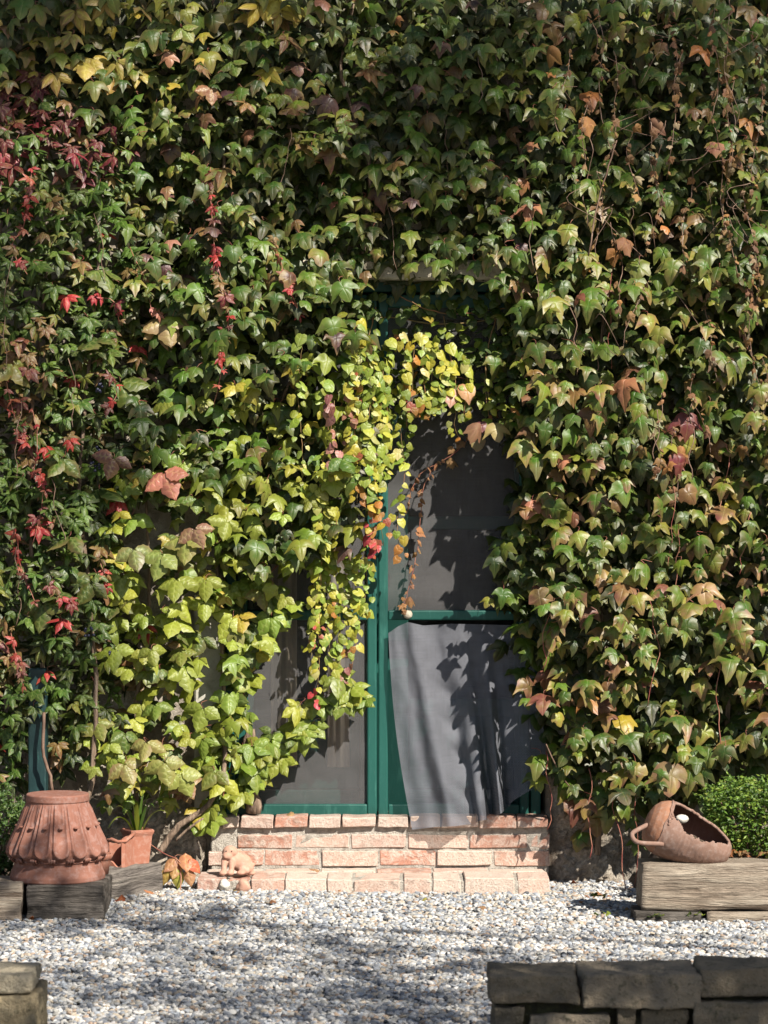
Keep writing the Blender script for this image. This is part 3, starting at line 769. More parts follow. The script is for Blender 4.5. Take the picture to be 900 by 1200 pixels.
# ------------------------------------------------------------------ terracotta animal figure on the step
FGY = -.27
fg = thing('animal_figurine', 'small terracotta animal figure sitting on the left end of the brick step', 'figurine', P(274, 1026, FGY))
b = bmesh.new()
def blob(px, py, y, r, sc=(1, 1, 1)):
    bmesh.ops.create_icosphere(b, subdivisions=3, radius=r, matrix=Matrix.Translation(P(px, py, FGY+y)) @ Matrix.Diagonal((*sc, 1)))
blob(283, 1011, .01, .043, (1.05, .9, 1.0)); blob(276, 1009, .0, .036, (1, .9, 1.05)); blob(290, 1017, .0, .028)
blob(269.5, 998, -.012, .029, (1.15, 1, .95)); blob(266.5, 1003, -.03, .020, (1.2, 1, .9)); blob(264.5, 1004, -.042, .010)
blob(279, 997, .005, .013, (1.3, .5, .8)); blob(262, 999, .005, .012, (.6, .6, 1.3)); blob(263, 1004, .0, .010, (.6, .6, 1.4))
for px in (263, 272):
    for k in range(6): blob(px-.2*k, 1008+k*2.9, -.025-.004*k, .0155-.0008*k)
    blob(px-2, 1023.2, -.05, .014, (1.2, 1.3, .8))
blob(286, 1020, -.02, .022, (1.2, 1, .9)); blob(282, 1023, -.04, .013, (1.5, 1.2, .8)); blob(294, 1023, .0, .014, (1.5, 1, .8)); blob(297, 1013, .01, .009); blob(299, 1010, .01, .007)
fo = from_bm('body', b, M['figure'], fg, True)
rm = fo.modifiers.new('rm', 'REMESH'); rm.mode = 'VOXEL'; rm.voxel_size = .0035; rm.use_smooth_shade = True
sm_ = fo.modifiers.new('sm', 'SMOOTH'); sm_.factor = .5; sm_.iterations = 3
for px, y in ((265.2, -.037), (271.5, -.04)):
    b = bmesh.new(); bmesh.ops.create_icosphere(b, subdivisions=2, radius=.0032, matrix=Matrix.Translation(P(px, 997.5, FGY+y))); from_bm('eye', b, M['soil'], fg, True)
for px, py, r, lb in ((263, 1037, .026, 'white chipped stone leaning on the step below the figurine'), (285, 1039, .030, 'larger pinkish stone lying right of the chipped one at the step foot')):
    b = bmesh.new(); bmesh.ops.create_icosphere(b, subdivisions=3, radius=r)
    for q in b.verts: q.co = q.co*(1+.35*fbm(q.co, 26, px)) ; q.co.y *= .7
    bmesh.ops.translate(b, verts=b.verts, vec=P(px, py, -.40)); o = from_bm('white_stone', b, M['pale_stone'] if r < .028 else M['figure'], None, True); tag(o, lb, 'stone')

# ------------------------------------------------------------------ dry stone walls in the foreground
SY = -4.0
def stone_wall(label, stones, jx0, jx1):
    root = thing('stone_wall', label, 'stone wall', (PX((jx0+jx1)/2, SY), SY, 0), 'low dry stone walls in the foreground')
    rough_block('packing', PX(jx0, SY), PX(jx1, SY), SY+.035, SY+.22, -.05, .215, M['joint'], root, 30, .015, 9, .02, 7)
    for k, (a, c, top, botm, y0, y1, colr) in enumerate(stones):
        rough_block('stone', PX(a, SY), PX(c, SY), SY+y0, SY+y1, PZ(botm, SY), PZ(top, SY), M['stone'], root, 44, .006, 5, .006, k*1.7+a*.01, random.uniform(-.03, .03), (*colr, 1), .011)
C1, C2, C3 = (.17, .145, .11), (.21, .18, .14), (.145, .125, .095)
stone_wall('low mossy dry stone wall in the right foreground', [
    (576, 678, 1144, 1177, 0, .25, C1), (681, 820, 1141, 1181, -.01, .25, C2), (822, 975, 1136, 1169, .0, .24, C1), (978, 1100, 1130, 1170, 0, .3, C2),
    (579, 614, 1181, 1216, .01, .2, C3), (622, 716, 1190, 1222, -.005, .22, C2), (726, 747, 1180, 1220, .01, .2, C1), (752, 806, 1184, 1224, .015, .2, C3), (814, 935, 1173, 1205, -.01, .25, C1), (940, 1090, 1175, 1210, 0, .2, C3),
    (580, 690, 1224, 1258, 0, .22, C2), (696, 830, 1228, 1260, 0, .22, C1), (836, 960, 1210, 1255, 0, .22, C2)], 582, 1085)
stone_wall('end of a low lichen-stained stone wall in the left foreground corner', [
    (-90, 36, 1143, 1164, 0, .24, (.30, .27, .21)), (-60, 43, 1166, 1222, -.012, .26, (.25, .21, .14)), (-70, 42, 1226, 1262, 0, .3, C1), (-240, -94, 1143, 1165, 0, .3, C2), (-230, -66, 1170, 1250, 0, .3, C1)], -225, 34)

# ------------------------------------------------------------------ leaf shapes (base at the origin, tip towards -Y, upper face +Z)
class Tpl:
    def __init__(s, V, F, edge, vein):
        s.V = np.array(V, float); s.F = np.array(F, int); s.edge = np.array(edge, float); s.vein = np.array(vein, float); s.meshes = {}
    def mesh(s, m):
        if m not in s.meshes: s.meshes[m] = np_mesh('leaf', s.V, s.F, s.edge, s.vein, None, M[m])
        return s.meshes[m]
def np_mesh(name, V, F, edge, vein, colr, m):
    me = bpy.data.meshes.new(name)
    me.vertices.add(len(V)); me.vertices.foreach_set('co', np.ascontiguousarray(V, dtype=np.float32).ravel())
    me.loops.add(len(F)*3); me.loops.foreach_set('vertex_index', np.ascontiguousarray(F, dtype=np.int32).ravel())
    me.polygons.add(len(F)); me.polygons.foreach_set('loop_start', np.arange(0, len(F)*3, 3, dtype=np.int32))
    me.polygons.foreach_set('use_smooth', np.ones(len(F), dtype=bool))
    for nm, arr in (('edge', edge), ('vein', vein)):
        a = me.attributes.new(nm, 'FLOAT', 'POINT'); a.data.foreach_set('value', np.ascontiguousarray(arr, dtype=np.float32))
    if colr is not None:
        a = me.attributes.new('leafcol', 'FLOAT_COLOR', 'POINT'); a.data.foreach_set('color', np.ascontiguousarray(colr, dtype=np.float32).ravel())
    me.materials.append(m); me.update(calc_edges=True); me.validate(); return me
def lobed(half, veins, rnd, c=(0, -.36), fold=.38, droop=.6, wav=.12):
    """half: outline of the right half from base to tip; veins: indices of half that are lobe tips"""
    js = lambda a: a*rnd.uniform(.92, 1.08)
    h = [(js(x), js(y)) for x, y in half]
    n = len(h)
    out = [(0, 0)] + h + [(0, js(-1.05))] + [(-js(x), js(y)) for x, y in half[::-1]]
    K = len(out); tips = {0, n+1} | {1+i for i in veins} | {K-1-i for i in veins}
    V, E, W = [(c[0], c[1])], [.1], [1.0]
    for s, e in ((.52, .45), (1, 1)):
        for i, (x, y) in enumerate(out):
            V.append((c[0]+(x-c[0])*s, c[1]+(y-c[1])*s)); E.append(e*min(1.0, .35+.75*math.hypot(x, y))); W.append((1.0 if s < 1 else .75) if i in tips else 0.0)
    fd, dr, tw = fold*rnd.uniform(.4, 1.5), droop*rnd.uniform(.3, 1.5), rnd.uniform(-.2, .2)
    V3 = []
    for k, (x, y) in enumerate(V):
        z = -fd*abs(x)**1.4 - dr*max(0, -y)**2*.9 - .35*dr*max(0, y+.05) + tw*x*y + wav*nz((x*3, y*3, 0), 1, rnd.random()*9 if k == 0 else fd*40)
        if W[k] == 0 and 0 < k <= K: z += .035
        V3.append((x, y, z))
    F = []
    for i in range(K):
        j = (i+1) % K
        F += [(0, 1+i, 1+j), (1+i, 1+K+i, 1+K+j), (1+i, 1+K+j, 1+j)]
    # make normals point +Z
    F = [f[::-1] for f in F] if orient(V3, F[0]) < 0 else F
    return Tpl(V3, F, E, W)
def orient(V, f):
    a, b_, c = [V[i] for i in f]; return (b_[0]-a[0])*(c[1]-a[1])-(b_[1]-a[1])*(c[0]-a[0])
BOSTON = [(.09, .10), (.26, .13), (.44, .03), (.56, -.16), (.66, -.36), (.76, -.62), (.54, -.52), (.38, -.46), (.31, -.50), (.31, -.66), (.17, -.86)]
BOSTON2 = [(.10, .08), (.28, .12), (.44, .0), (.50, -.18), (.56, -.36), (.58, -.50), (.46, -.52), (.36, -.58), (.32, -.64), (.24, -.78), (.11, -.93)]
BOSTON3 = [(.07, .12), (.22, .19), (.40, .13), (.52, -.02), (.70, -.22), (.84, -.42), (.60, -.38), (.38, -.40), (.28, -.50), (.25, -.68), (.13, -.88)]
ROUND = [(.16, .10), (.36, .06), (.47, -.14), (.47, -.40), (.36, -.66), (.17, -.88)]
r_ = random.Random(3)
T_BOSTON = [lobed(h, (5,), r_) for h in (BOSTON, BOSTON2, BOSTON3, BOSTON, BOSTON3, BOSTON, BOSTON, BOSTON3, BOSTON, BOSTON2, BOSTON, BOSTON3)]
T_ROUND = [lobed(ROUND, (2,), r_, fold=.3, droop=.3, wav=.05) for _ in range(5)]
def leaflet(rnd, wd=.27, ser=.0, n=7, fold=.3, droop=.4, wav=.03):
    sh = [0, .35, .72, .95, 1, .9, .62, .30, 0] if n == 8 else None
    ys = [i/n for i in range(n+1)]
    V, E, W = [], [], []; fd, dr, sd = fold*rnd.uniform(.4, 1.4), droop*rnd.uniform(.2, 1.4), rnd.random()*20
    for i, u in enumerate(ys):
        wv = wd*1.12*math.sin(math.pi*u**.78)**(.8 if u < .5 else 1.15) if 0 < u < 1 else .0
        wv *= 1+(.07*ser if i % 2 else -.07*ser)
        for s in (-1, -.5, 0, .5, 1):
            x = s*wv*rnd.uniform(.95, 1.05); y = -u
            z = -fd*abs(x)*1.2-dr*u*u*.6+wav*nz((x*4, y*4, sd))+(.015 if abs(s) == .5 else 0)
            V.append((x, y, z)); E.append(min(1, abs(s)*.75+.35*u*u)); W.append(1.0 if s == 0 else (.86 if (abs(s) == .5 and i % 2) else (.6 if abs(s) == 1 and not i % 2 else 0.)))
    F = []
    for i in range(n):
        for k in range(4):
            a = i*5+k; F += [(a, a+5, a+6), (a, a+6, a+1)]
    F = F if orient(V, F[12]) > 0 else [f[::-1] for f in F]
    return V, F, E, W
def compound(rnd, angs, lens, wd=.27, n=6, ser=0, lift=.25, fold=.3, droop=.5, stalk=.1):
    V, F, E, W = [], [], [], []
    for a, ln in zip(angs, lens):
        v, f, e, w_ = leaflet(rnd, wd*rnd.uniform(.9, 1.1), ser, n, fold, droop)
        a = R(a+rnd.uniform(-10, 10)); m = Matrix.Rotation(a, 3, 'Z') @ Matrix.Rotation(rnd.uniform(-.3, .3), 3, 'Y') @ Matrix.Rotation(rnd.uniform(-lift, lift*.4), 3, 'X')
        ln *= rnd.uniform(.9, 1.1); o = len(V)
        for p in v: V.append(tuple(m @ (Vector((p[0], p[1]-stalk, p[2]))*ln)))
        F += [tuple(i+o for i in q) for q in f]; E += e; W += w_
    return Tpl(V, F, E, W)
T_FIVE = [compound(r_, (-88, -44, 0, 44, 88), (.8, 1.0, 1.05, 1.0, .8), .20, 6, 0, .5, .45, .8, .06) for _ in range(8)]
T_THREE = [compound(r_, (-72, 0, 72), (.85, 1.0, .85), .31, 9, 1.0, .35, .45, .6, .05) for _ in range(6)]
T_SPRAY = [compound(r_, (-85, -35, 20, 75), (.75, 1.0, .95, .8), .29, 7, .5, .35, .35, .5) for _ in range(5)] + [compound(r_, (-95, -48, 0, 48, 95), (.7, .95, 1.0, .95, .7), .29, 7, .5, .4, .35, .5) for _ in range(3)]
def one(rnd, *a, **k):
    return Tpl(*leaflet(rnd, *a, **k))
T_BLADE = [one(r_, .30, .3, 7, .3, .5) for _ in range(4)]
T_DRY = [one(r_, .22, .8, 6, 1.0, 1.0, .3) for _ in range(5)] + [lobed(BOSTON2, (5,), r_, fold=1.1, droop=1.0, wav=.25) for _ in range(3)]
T_TINY = [one(r_, .30, 0, 2, .2, .2, 0) for _ in range(3)]

def leaf_matrix(pos, size, pitch=35, yaw=0, roll=0, centre=.45):
    p = R(pitch); s, c = math.sin(p), math.cos(p)
    B = Matrix(((1, 0, 0), (0, s, -c), (0, c, s)))
    rot = Matrix.Rotation(R(yaw), 3, 'Z') @ B @ Matrix.Rotation(R(roll), 3, 'Z')
    off = rot @ Vector((0, centre*size, 0))
    return Matrix.Translation(Vector(pos)+off) @ rot.to_4x4() @ Matrix.Scale(size, 4)
class Plant:
    def __init__(s, name, label, cat, loc, group=None, mat='leaf', limit=300):
        s.root = thing(name, label, cat, loc, group); s.leaves = []; s.mat = mat; s.limit = limit; s.stems = {}
    def add(s, tpls, pos, size, colr, pitch=35, yaw=0, roll=0, pri=0.0, parent=None):
        p = Vector(pos); d = CD+p.y
        inview = abs(p.x/d*FPX) < 455 and abs((p.z-CH)/d*FPX) < 605
        s.leaves.append((random.choice(tpls), leaf_matrix(p, size, pitch, yaw, roll), colr, pri if inview else -9, parent, size))
    def stem(s, pts, rad, m='stem', seg=5):
        if m == 'bark': from_bm('stem', tube_bm(bmesh.new(), pts, rad, seg), M[m], s.root, True)
        else: tube_bm(s.stems.setdefault(m, bmesh.new()), pts, rad, seg)
    def finish(s, massname='foliage'):
        for m, b in s.stems.items():
            o = from_bm('tendrils', b, M[m], s.root, True); o['kind'] = 'stuff'
        for q in s.leaves:
            if q[3] >= 2.2 and q[4] is None and rnd.random() < .5 and q[5] > .06 and s.mat == 'leaf':
                a_ = q[1].translation; s.late = getattr(s, 'late', bmesh.new()); tube_bm(s.late, smooth_path([a_, a_+Vector((rnd.uniform(-.02, .02), .015, .02)), a_+Vector((rnd.uniform(-.04, .04), .06, rnd.uniform(.0, .04)))], 4), .0014, 3)
        if hasattr(s, 'late'): o = from_bm('petioles', s.late, M['redstem'], s.root, True); o['kind'] = 'stuff'
        ls = sorted(s.leaves, key=lambda q: -q[3]-q[5])
        single = [q for q in ls[:s.limit] if q[3] > -5]; rest = [q for q in ls if not any(q is z for z in ())][len(single):]
        inv = Matrix.Translation(-s.root.location)
        for tpl, mx, c, pri, par, sz in single:
            o = bpy.data.objects.new('leaf', tpl.mesh(s.mat)); COL.objects.link(o)
            o.parent = par or s.root
            o.matrix_parent_inverse = Matrix.Identity(4) if par else inv; o.matrix_basis = mx; o.color = c
        if rest:
            Vs, Fs, Es, Ws, Cs = [], [], [], [], []; o_ = 0
            for tpl, mx, c, pri, par, sz in rest:
                a = np.array(mx); v = tpl.V @ a[:3, :3].T + a[:3, 3]
                Vs.append(v); Fs.append(tpl.F+o_); Es.append(tpl.edge); Ws.append(tpl.vein); Cs.append(np.tile(np.array(c), (len(v), 1))); o_ += len(v)
            me = np_mesh(massname, np.concatenate(Vs), np.concatenate(Fs), np.concatenate(Es), np.concatenate(Ws), np.concatenate(Cs), M[s.mat+'_mass'])
            o = bpy.data.objects.new(massname, me); link(o); rel(o, s.root); o['kind'] = 'stuff'
rnd = random.Random(21)
def pick(pal, k=.18):
    tot = sum(p[0] for p in pal); u = rnd.random()*tot
    for wgt, c, a in pal:
        u -= wgt
        if u <= 0: break
    j = rnd.uniform(1-k, 1+k); al = max(0, min(1, a*rnd.uniform(.4, 1.4)))
    j *= .90
    return (c[0]*j*rnd.uniform(.86, 1.10), c[1]*j, c[2]*j*rnd.uniform(.7, 1.05), al)
DKG, GRN, MID, OLV, YGR, YEL = (.020, .046, .011), (.038, .078, .014), (.068, .115, .018), (.105, .125, .025), (.19, .22, .028), (.38, .31, .04)
BRZ, BRN, ORG, PNK, RED, MAR, PUR = (.15, .085, .035), (.20, .10, .05), (.38, .15, .05), (.42, .17, .12), (.42, .03, .045), (.13, .018, .030), (.07, .035, .045)

def scatter(plant, poly, layers, tpls, palf, depth, holes=(), pitch=(15, 72), jit=10, prob=None, yaw=42, roll=28):
    xs = [p[0] for p in poly]; ys = [p[1] for p in poly]
    for li, (dy, sp, s0, s1, keep) in enumerate(layers):
        y = min(ys)-20; row = 0
        while y < max(ys)+20:
            x = min(xs)-20+(sp*.5 if row % 2 else 0)
            while x < max(xs)+20:
                px, py = x+rnd.uniform(-.5, .5)*sp, y+rnd.uniform(-.45, .45)*sp*.75
                x += sp
                if not in_poly(px+rnd.gauss(0, jit), py+rnd.gauss(0, jit), poly): continue
                if any(in_poly(px, py, h) for h in holes): continue
                if rnd.random() > keep: continue
                if prob and rnd.random() > prob(px, py, li): continue
                yy = min(.03, depth(px, py)+dy+rnd.uniform(-.035, .035))
                sz = s0+(s1-s0)*rnd.random()**1.5
                plant.add(tpls, P(px, py, yy), sz, palf(px, py, li), rnd.uniform(*pitch), rnd.gauss(0, yaw*.6), rnd.gauss(0, roll*.6), pri=3-li+.2*nz((px*.02, py*.02, 0)))
            y += sp*.75; row += 1
def hang(plant, a, n, drop, m='stem', rad=.0018, wob=.02):
    pts = [Vector(a)]
    for i in range(n): pts.append(pts[-1]+Vector((rnd.uniform(-wob, wob), rnd.uniform(-wob, wob)*.6, -drop/n)))
    pts = smooth_path(pts, n*2); plant.stem(pts, rad, m, 4); return pts

# ---- A: lobed creeper right of the door
A = Plant('lobed_creeper', 'bronze-tinged lobed creeper covering the wall right of the door', 'creeper', (1.4, 0, 0))
polyA = [(612, 325), (590, 400), (596, 470), (604, 560), (598, 640), (592, 700), (604, 760), (622, 830), (642, 880), (664, 925), (684, 950), (765, 945), (830, 925), (945, 905), (945, 325)]
def depA(px, py): 
    e = min(1, max(0, (px-590)/70)); return -.06-.22*e-.15*fbm((px*.011, py*.011, 0), 1, 7)-.05*(py > 700)*e+.14*max(0, min(1, (py-840)/60))*(px < 770)
def palA(px, py, li):
    sh = fbm((px*.008, py*.008, 3), 1, 2)
    warm = .35+.3*sh+(.18 if 430 < py < 850 else -.1)+(.1 if px > 780 and py < 600 else 0)
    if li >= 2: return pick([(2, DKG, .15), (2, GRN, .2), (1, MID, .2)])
    if 765 < px < 822 and 480 < py < 556 and rnd.random() < .45: return pick([(.5, (.3, .03, .03), .4), (2, MAR, .3), (1.5, BRN, .5), (1, BRZ, .5)])
    if rnd.random() < warm: return pick([(3, (.12, .185, .022), .75), (2.8, (.07, .145, .018), .6), (1.7, (.23, .25, .035), .75), (1.3, BRZ, .8), (.5, (.18, .06, .045), .5), (.12, PNK, .4), (.15, ORG, .5), (.25, YEL, .4), (.4, BRN, .4)])
    return pick([(3, (.08, .155, .018), .3), (3, (.045, .10, .014), .25), (1.6, (.15, .20, .025), .5), (.8, DKG, .2)])
def prA(px, py, li):
    return 1 if li > 1 else (.3+1.0*max(0, .55+fbm((px*.02, py*.02, 9), 1, 4)))
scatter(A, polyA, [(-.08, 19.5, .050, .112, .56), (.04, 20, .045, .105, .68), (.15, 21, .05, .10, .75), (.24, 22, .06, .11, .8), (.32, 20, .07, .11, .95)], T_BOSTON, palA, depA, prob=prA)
polyA2 = [(640, 905), (660, 960), (690, 985), (745, 985), (790, 945), (780, 920)]
scatter(A, polyA2, [(.04, 32, .06, .10, .45), (.10, 34, .07, .10, .5)], T_BOSTON, palA, lambda a, b_: -.10)
for px, py, s, c in ((787, 912, .19, (.30, .22, .10, .8)), (712, 960, .14, (.20, .22, .05, .5)), (700, 968, .12, (.24, .16, .06, .6)), (660, 905, .10, MID+(.1,)), (626, 912, .09, MID+(.1,)), (632, 918, .09, YGR+(.1,)),
                    (583, 505, .12, (.34, .28, .12, .5)), (736, 684, .16, (.27, .25, .06, .8)), (662, 716, .15, MID+(.6,)), (745, 905, .13, (.25, .22, .06, .7)), (826, 695, .15, (.33, .2, .1, .8)), (585, 652, .12, GRN+(.1,)), (590, 640, .11, GRN+(.1,)), (580, 660, .10, DKG+(.1,))):
    A.add(T_BOSTON, P(px, py, depA(px, py)-.05), s*.72, c, rnd.uniform(15, 40), rnd.uniform(-20, 20), rnd.uniform(-15, 15), 5)
for px, py in ((668, 360), (700, 420), (722, 300), (640, 880), (720, 930), (790, 540), (770, 480), (800, 600), (690, 900), (650, 700), (850, 520), (880, 600), (745, 930), (812, 470), (760, 700), (840, 760)):
    hang(A, P(px, py, depA(px, py)-.04), 8, rnd.uniform(.25, .5), rnd.choice(['stem', 'redstem', 'redstem']), rnd.uniform(.0015, .0028))
A.stem(smooth_path([P(640, 872, -.2), P(648, 890, -.22), P(660, 912, -.2), P(668, 922, -.18)], 12), .003, 'stem')
for px in (700, 770, 840, 900): A.stem(smooth_path([P(px, 1000, -.02), P(px+14, 800, -.03), P(px-10, 600, -.02), P(px+8, 360, -.03)], 24, .006), lambda u: .014-.008*u, 'bark', 7)
A.finish()

# ---- B: dark lobed creeper over the top
Bp = Plant('lobed_creeper', 'dark green lobed creeper covering the wall above the lintel', 'creeper', (.2, 0, 2.8))
polyB = [(-45, -40), (945, -40), (945, 345), (610, 350), (596, 340), (575, 322), (530, 326), (505, 340), (480, 324), (455, 322), (430, 330), (400, 326), (380, 350), (320, 360), (160, 330), (150, 150), (-45, 140)]
def depB(px, py): return .07*max(0, min(1, (120-px)/80)) -.09-.19*(.6+fbm((px*.013, py*.012, 1), 1, 12))-.10*max(0, (px-560)/350)
def palB(px, py, li):
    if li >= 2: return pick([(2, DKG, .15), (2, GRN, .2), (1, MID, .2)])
    sh = fbm((px*.008, py*.008, 5), 1, 2)
    if px < 360 and py < 110 and sh > .0: return pick([(2, YGR, .3), (1, YEL, .5), (2, MID, .3), (.6, OLV, .6)])
    if px > 640: return pick([(3, (.042, .095, .014), .25), (2.8, (.075, .145, .018), .3), (1.8, (.15, .19, .025), .5), (.8, BRZ, .6), (.8, DKG, .2), (.25, ORG, .5)])
    return pick([(3.2, (.04, .095, .014), .22), (1.8, DKG, .2), (2.8, (.07, .145, .018), .3), (1.4, (.14, .19, .025), .5), (.45, BRZ, .6), (.35, PUR, .5), (.15, PNK, .4)])
prB = lambda px, py, li: (.3+.9*max(0, .55+fbm((px*.02, py*.02, 2), 1, 4))) if li == 0 else (.6 if (px-790)**2/110**2+(py-110)**2/70**2 < 1 and li == 1 else 1)
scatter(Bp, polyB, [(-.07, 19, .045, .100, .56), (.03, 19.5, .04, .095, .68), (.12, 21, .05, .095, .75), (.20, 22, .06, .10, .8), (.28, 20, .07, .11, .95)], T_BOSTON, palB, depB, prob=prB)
for px, py in ((560, 60), (450, 220), (690, 160), (740, 240), (340, 150), (520, 140), (850, 60), (620, 250)):
    hang(Bp, P(px, py, depB(px, py)-.04), 7, rnd.uniform(.2, .4), 'stem', .0017)
for px in (250, 420, 600, 760): Bp.stem(smooth_path([P(px, 330, .0), P(px+14, 200, -.01), P(px-20, 80, -.01), P(px+8, -30, -.02)], 20, .006), lambda u: .012-.006*u, 'bark', 7)
scatter(Bp, [(120, -30), (470, -30), (470, 270), (300, 280), (150, 230)], [(-.09, 46, .06, .10, .45), (-.05, 40, .05, .08, .4)], T_THREE+T_FIVE, lambda a, b_, c: pick([(3, (.09, .15, .02), .3), (2, (.16, .2, .03), .4), (.6, YEL, .4), (.6, BRN, .4), (.3, RED, .2)]), depB)
scatter(Bp, [(545, 292), (640, 292), (640, 345), (590, 342), (560, 322)], [(-.04, 20, .05, .095, .8), (.03, 20, .05, .09, .8)], T_BOSTON, palB, lambda a, b_: -.12)
scatter(Bp, [(370, 290), (470, 296), (455, 318), (400, 322), (370, 340)], [(-.03, 20, .05, .09, .7)], T_BOSTON, palB, lambda a, b_: -.10)
Bp.finish()

# ---- C: lobed creeper left of the door head
Cp = Plant('lobed_creeper', 'green lobed creeper left of the door head, above the big yellow-green leaves', 'creeper', (-.7, 0, 1.5))
polyC = [(150, 285), (330, 292), (398, 300), (412, 360), (428, 420), (425, 560), (412, 630), (350, 665), (300, 650), (250, 600), (150, 560)]
def depC(px, py): return -.09-.16*(.6+fbm((px*.013, py*.014, 2), 1, 15))-.04*max(0, (py-420)/200)
def palC(px, py, li):
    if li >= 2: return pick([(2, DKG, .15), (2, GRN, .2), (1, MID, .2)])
    l = max(0, min(1, (py-340)/150))*max(0, min(1, (px-160)/130))
    if rnd.random() < l*.55: return pick([(3, (.26, .30, .04), .1), (2.0, (.12, .19, .022), .12), (1.6, (.18, .21, .03), .25), (.6, YEL, .2)])
    return pick([(3, (.045, .10, .014), .2), (1.6, DKG, .2), (2.8, (.08, .155, .018), .2), (.5, OLV, .6), (.2, PUR, .5)])
prC = lambda px, py, li: (.35+.9*max(0, .55+fbm((px*.02, py*.02, 5), 1, 4))) if li == 0 else 1
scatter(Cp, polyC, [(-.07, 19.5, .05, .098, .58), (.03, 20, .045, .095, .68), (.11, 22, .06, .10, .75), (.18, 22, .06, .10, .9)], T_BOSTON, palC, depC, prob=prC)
Cp.stem(smooth_path([P(260, 660, .0), P(300, 560, -.03), P(330, 470, -.03), P(380, 380, -.02)], 20, .006), lambda u: .012-.007*u, 'bark', 7)
scatter(Cp, polyC, [(-.09, 50, .06, .10, .4)], T_THREE+T_SPRAY, palC, depC)
Cp.finish()

# ---- D: five-leaflet creeper bulging on the left
D = Plant('five_leaflet_creeper', 'dense small-leaved creeper with red and maroon leaves bulging at the left edge', 'creeper', (-1.7, -.2, 0))
polyD = [(-45, 120), (40, 95), (110, 135), (150, 175), (172, 230), (172, 330), (150, 420), (150, 560), (138, 680), (146, 800), (120, 870), (60, 905), (-45, 930)]
def depD(px, py):
    e = min(1, max(0, (185-px)/100)); tp = min(1, max(0, (py-90)/60))
    return -.10-.24*e*tp-.12*fbm((px*.012, py*.010, 6), 1, 21)
def palD(px, py, li):
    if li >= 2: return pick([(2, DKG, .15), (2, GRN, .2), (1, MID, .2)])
    sh = fbm((px*.010, py*.008, 7), 1, 6)
    if py < 215 and rnd.random() < .85-.004*abs(py-135): return pick([(3.5, MAR, .1), (1.5, (.10, .03, .045), .2), (.7, (.24, .02, .05), .1), (.8, GRN, .2)])
    if px < 60 and py > 380 and sh > -.05 and rnd.random() < .55: return pick([(2.5, BRZ, .6), (2, OLV, .8), (1, BRN, .5), (.8, MAR, .4), (.35, RED, .1)])
    return pick([(4, (.04, .095, .014), .12), (3.2, (.065, .135, .018), .15), (1.4, (.13, .16, .025), .4), (1.2, DKG, .1), (.2, RED, .1), (.5, BRZ, .5)])
prD = lambda px, py, li: (.4+.9*max(0, .6+fbm((px*.02, py*.02, 8), 1, 4))) if li == 0 else 1
holeD = [(26, 835), (62, 835), (62, 945), (26, 945)]
scatter(D, polyD, [(0, 21, .048, .080, .9), (.06, 21, .048, .08, .9), (.12, 23, .055, .09, .9), (.19, 26, .06, .10, .9)], T_FIVE, palD, depD, holes=[holeD], prob=prD, pitch=(10, 65), yaw=50, roll=40)
scatter(D, [(20, 300), (150, 330), (150, 800), (20, 840)], [(-.03, 75, .11, .15, .7)], T_THREE, lambda a, b_, c: pick([(3, GRN, .2), (2, MID, .3), (1, OLV, .5), (.5, PUR, .5)]), depD)
def shoot(plant, path, tpls, step_px, size, palf, m='redstem', yoff=-.04, dep=depD, pri=4, rad=.002, pitch=(5, 60)):
    pts3 = [P(px, py, dep(px, py)+yoff) for px, py in path]
    n = max(6, int(sum((a-b_).length for a, b_ in zip(pts3, pts3[1:]))*260/step_px)); sp = smooth_path(pts3, n, .003)
    plant.stem(sp, rad, m, 4)
    for i, p in enumerate(sp):
        s = rnd.choice((-1, 1))
        if rnd.random() < .22: continue
        plant.add(tpls, p+Vector((s*rnd.uniform(.2, .8)*size*.5, -.012, rnd.uniform(-.01, .01))), size*rnd.uniform(.5, 1.3), palf(i/max(1, n-1)), rnd.uniform(*pitch), rnd.uniform(-50, 50), s*rnd.uniform(10, 60), pri)
redp = lambda u: pick([(3, (.30, .02, .035), .1), (1, (.36, .08, .07), .1), (1.6, MAR, .2), (1, BRZ, .4)], .35)
for path in ([(38, 190), (34, 230), (28, 265), (14, 290), (32, 322)], [(5, 430), (12, 470), (22, 500), (30, 520)], [(38, 480), (44, 505), (42, 540), (36, 556)], [(48, 560), (50, 590), (38, 640)], [(18, 620), (24, 660), (40, 705)],
             [(60, 690), (70, 700), (85, 712)], [(12, 740), (22, 780), (28, 805)], [(110, 350), (132, 352), (140, 380)], [(130, 440), (138, 460), (126, 482)], [(118, 660), (126, 690)]):
    shoot(D, path, T_FIVE, 9, .038, redp)
for px, py, a in ((25, 470, .4), (20, 640, .35), (60, 560, .3), (15, 300, .5), (110, 250, .3), (80, 420, .3)):
    hang(D, P(px, py, depD(px, py)-.05), 7, a, 'stem', .002)
for px, py in ((118, 530), (112, 545), (118, 453), (132, 770), (90, 640), (105, 740)):   # dark berries
    b = D.stems.setdefault('berry', bmesh.new())
    for k in range(7): bmesh.ops.create_icosphere(b, subdivisions=2, radius=.0075, matrix=Matrix.Translation(P(px+rnd.uniform(-6, 6), py+rnd.uniform(-7, 7), depD(px, py)-.04+rnd.uniform(-.02, .02))))
t = NT('blue_berry'); t.col((.012, .014, .035)); t.rough(.35); M['berry'] = t.m
for x0 in (-20, 40, 100): D.stem(smooth_path([P(x0, 985, -.22), P(x0+12, 800, -.24), P(x0-6, 560, -.2), P(x0+20, 260, -.2)], 24, .008), lambda u: .013-.007*u, 'bark', 7)
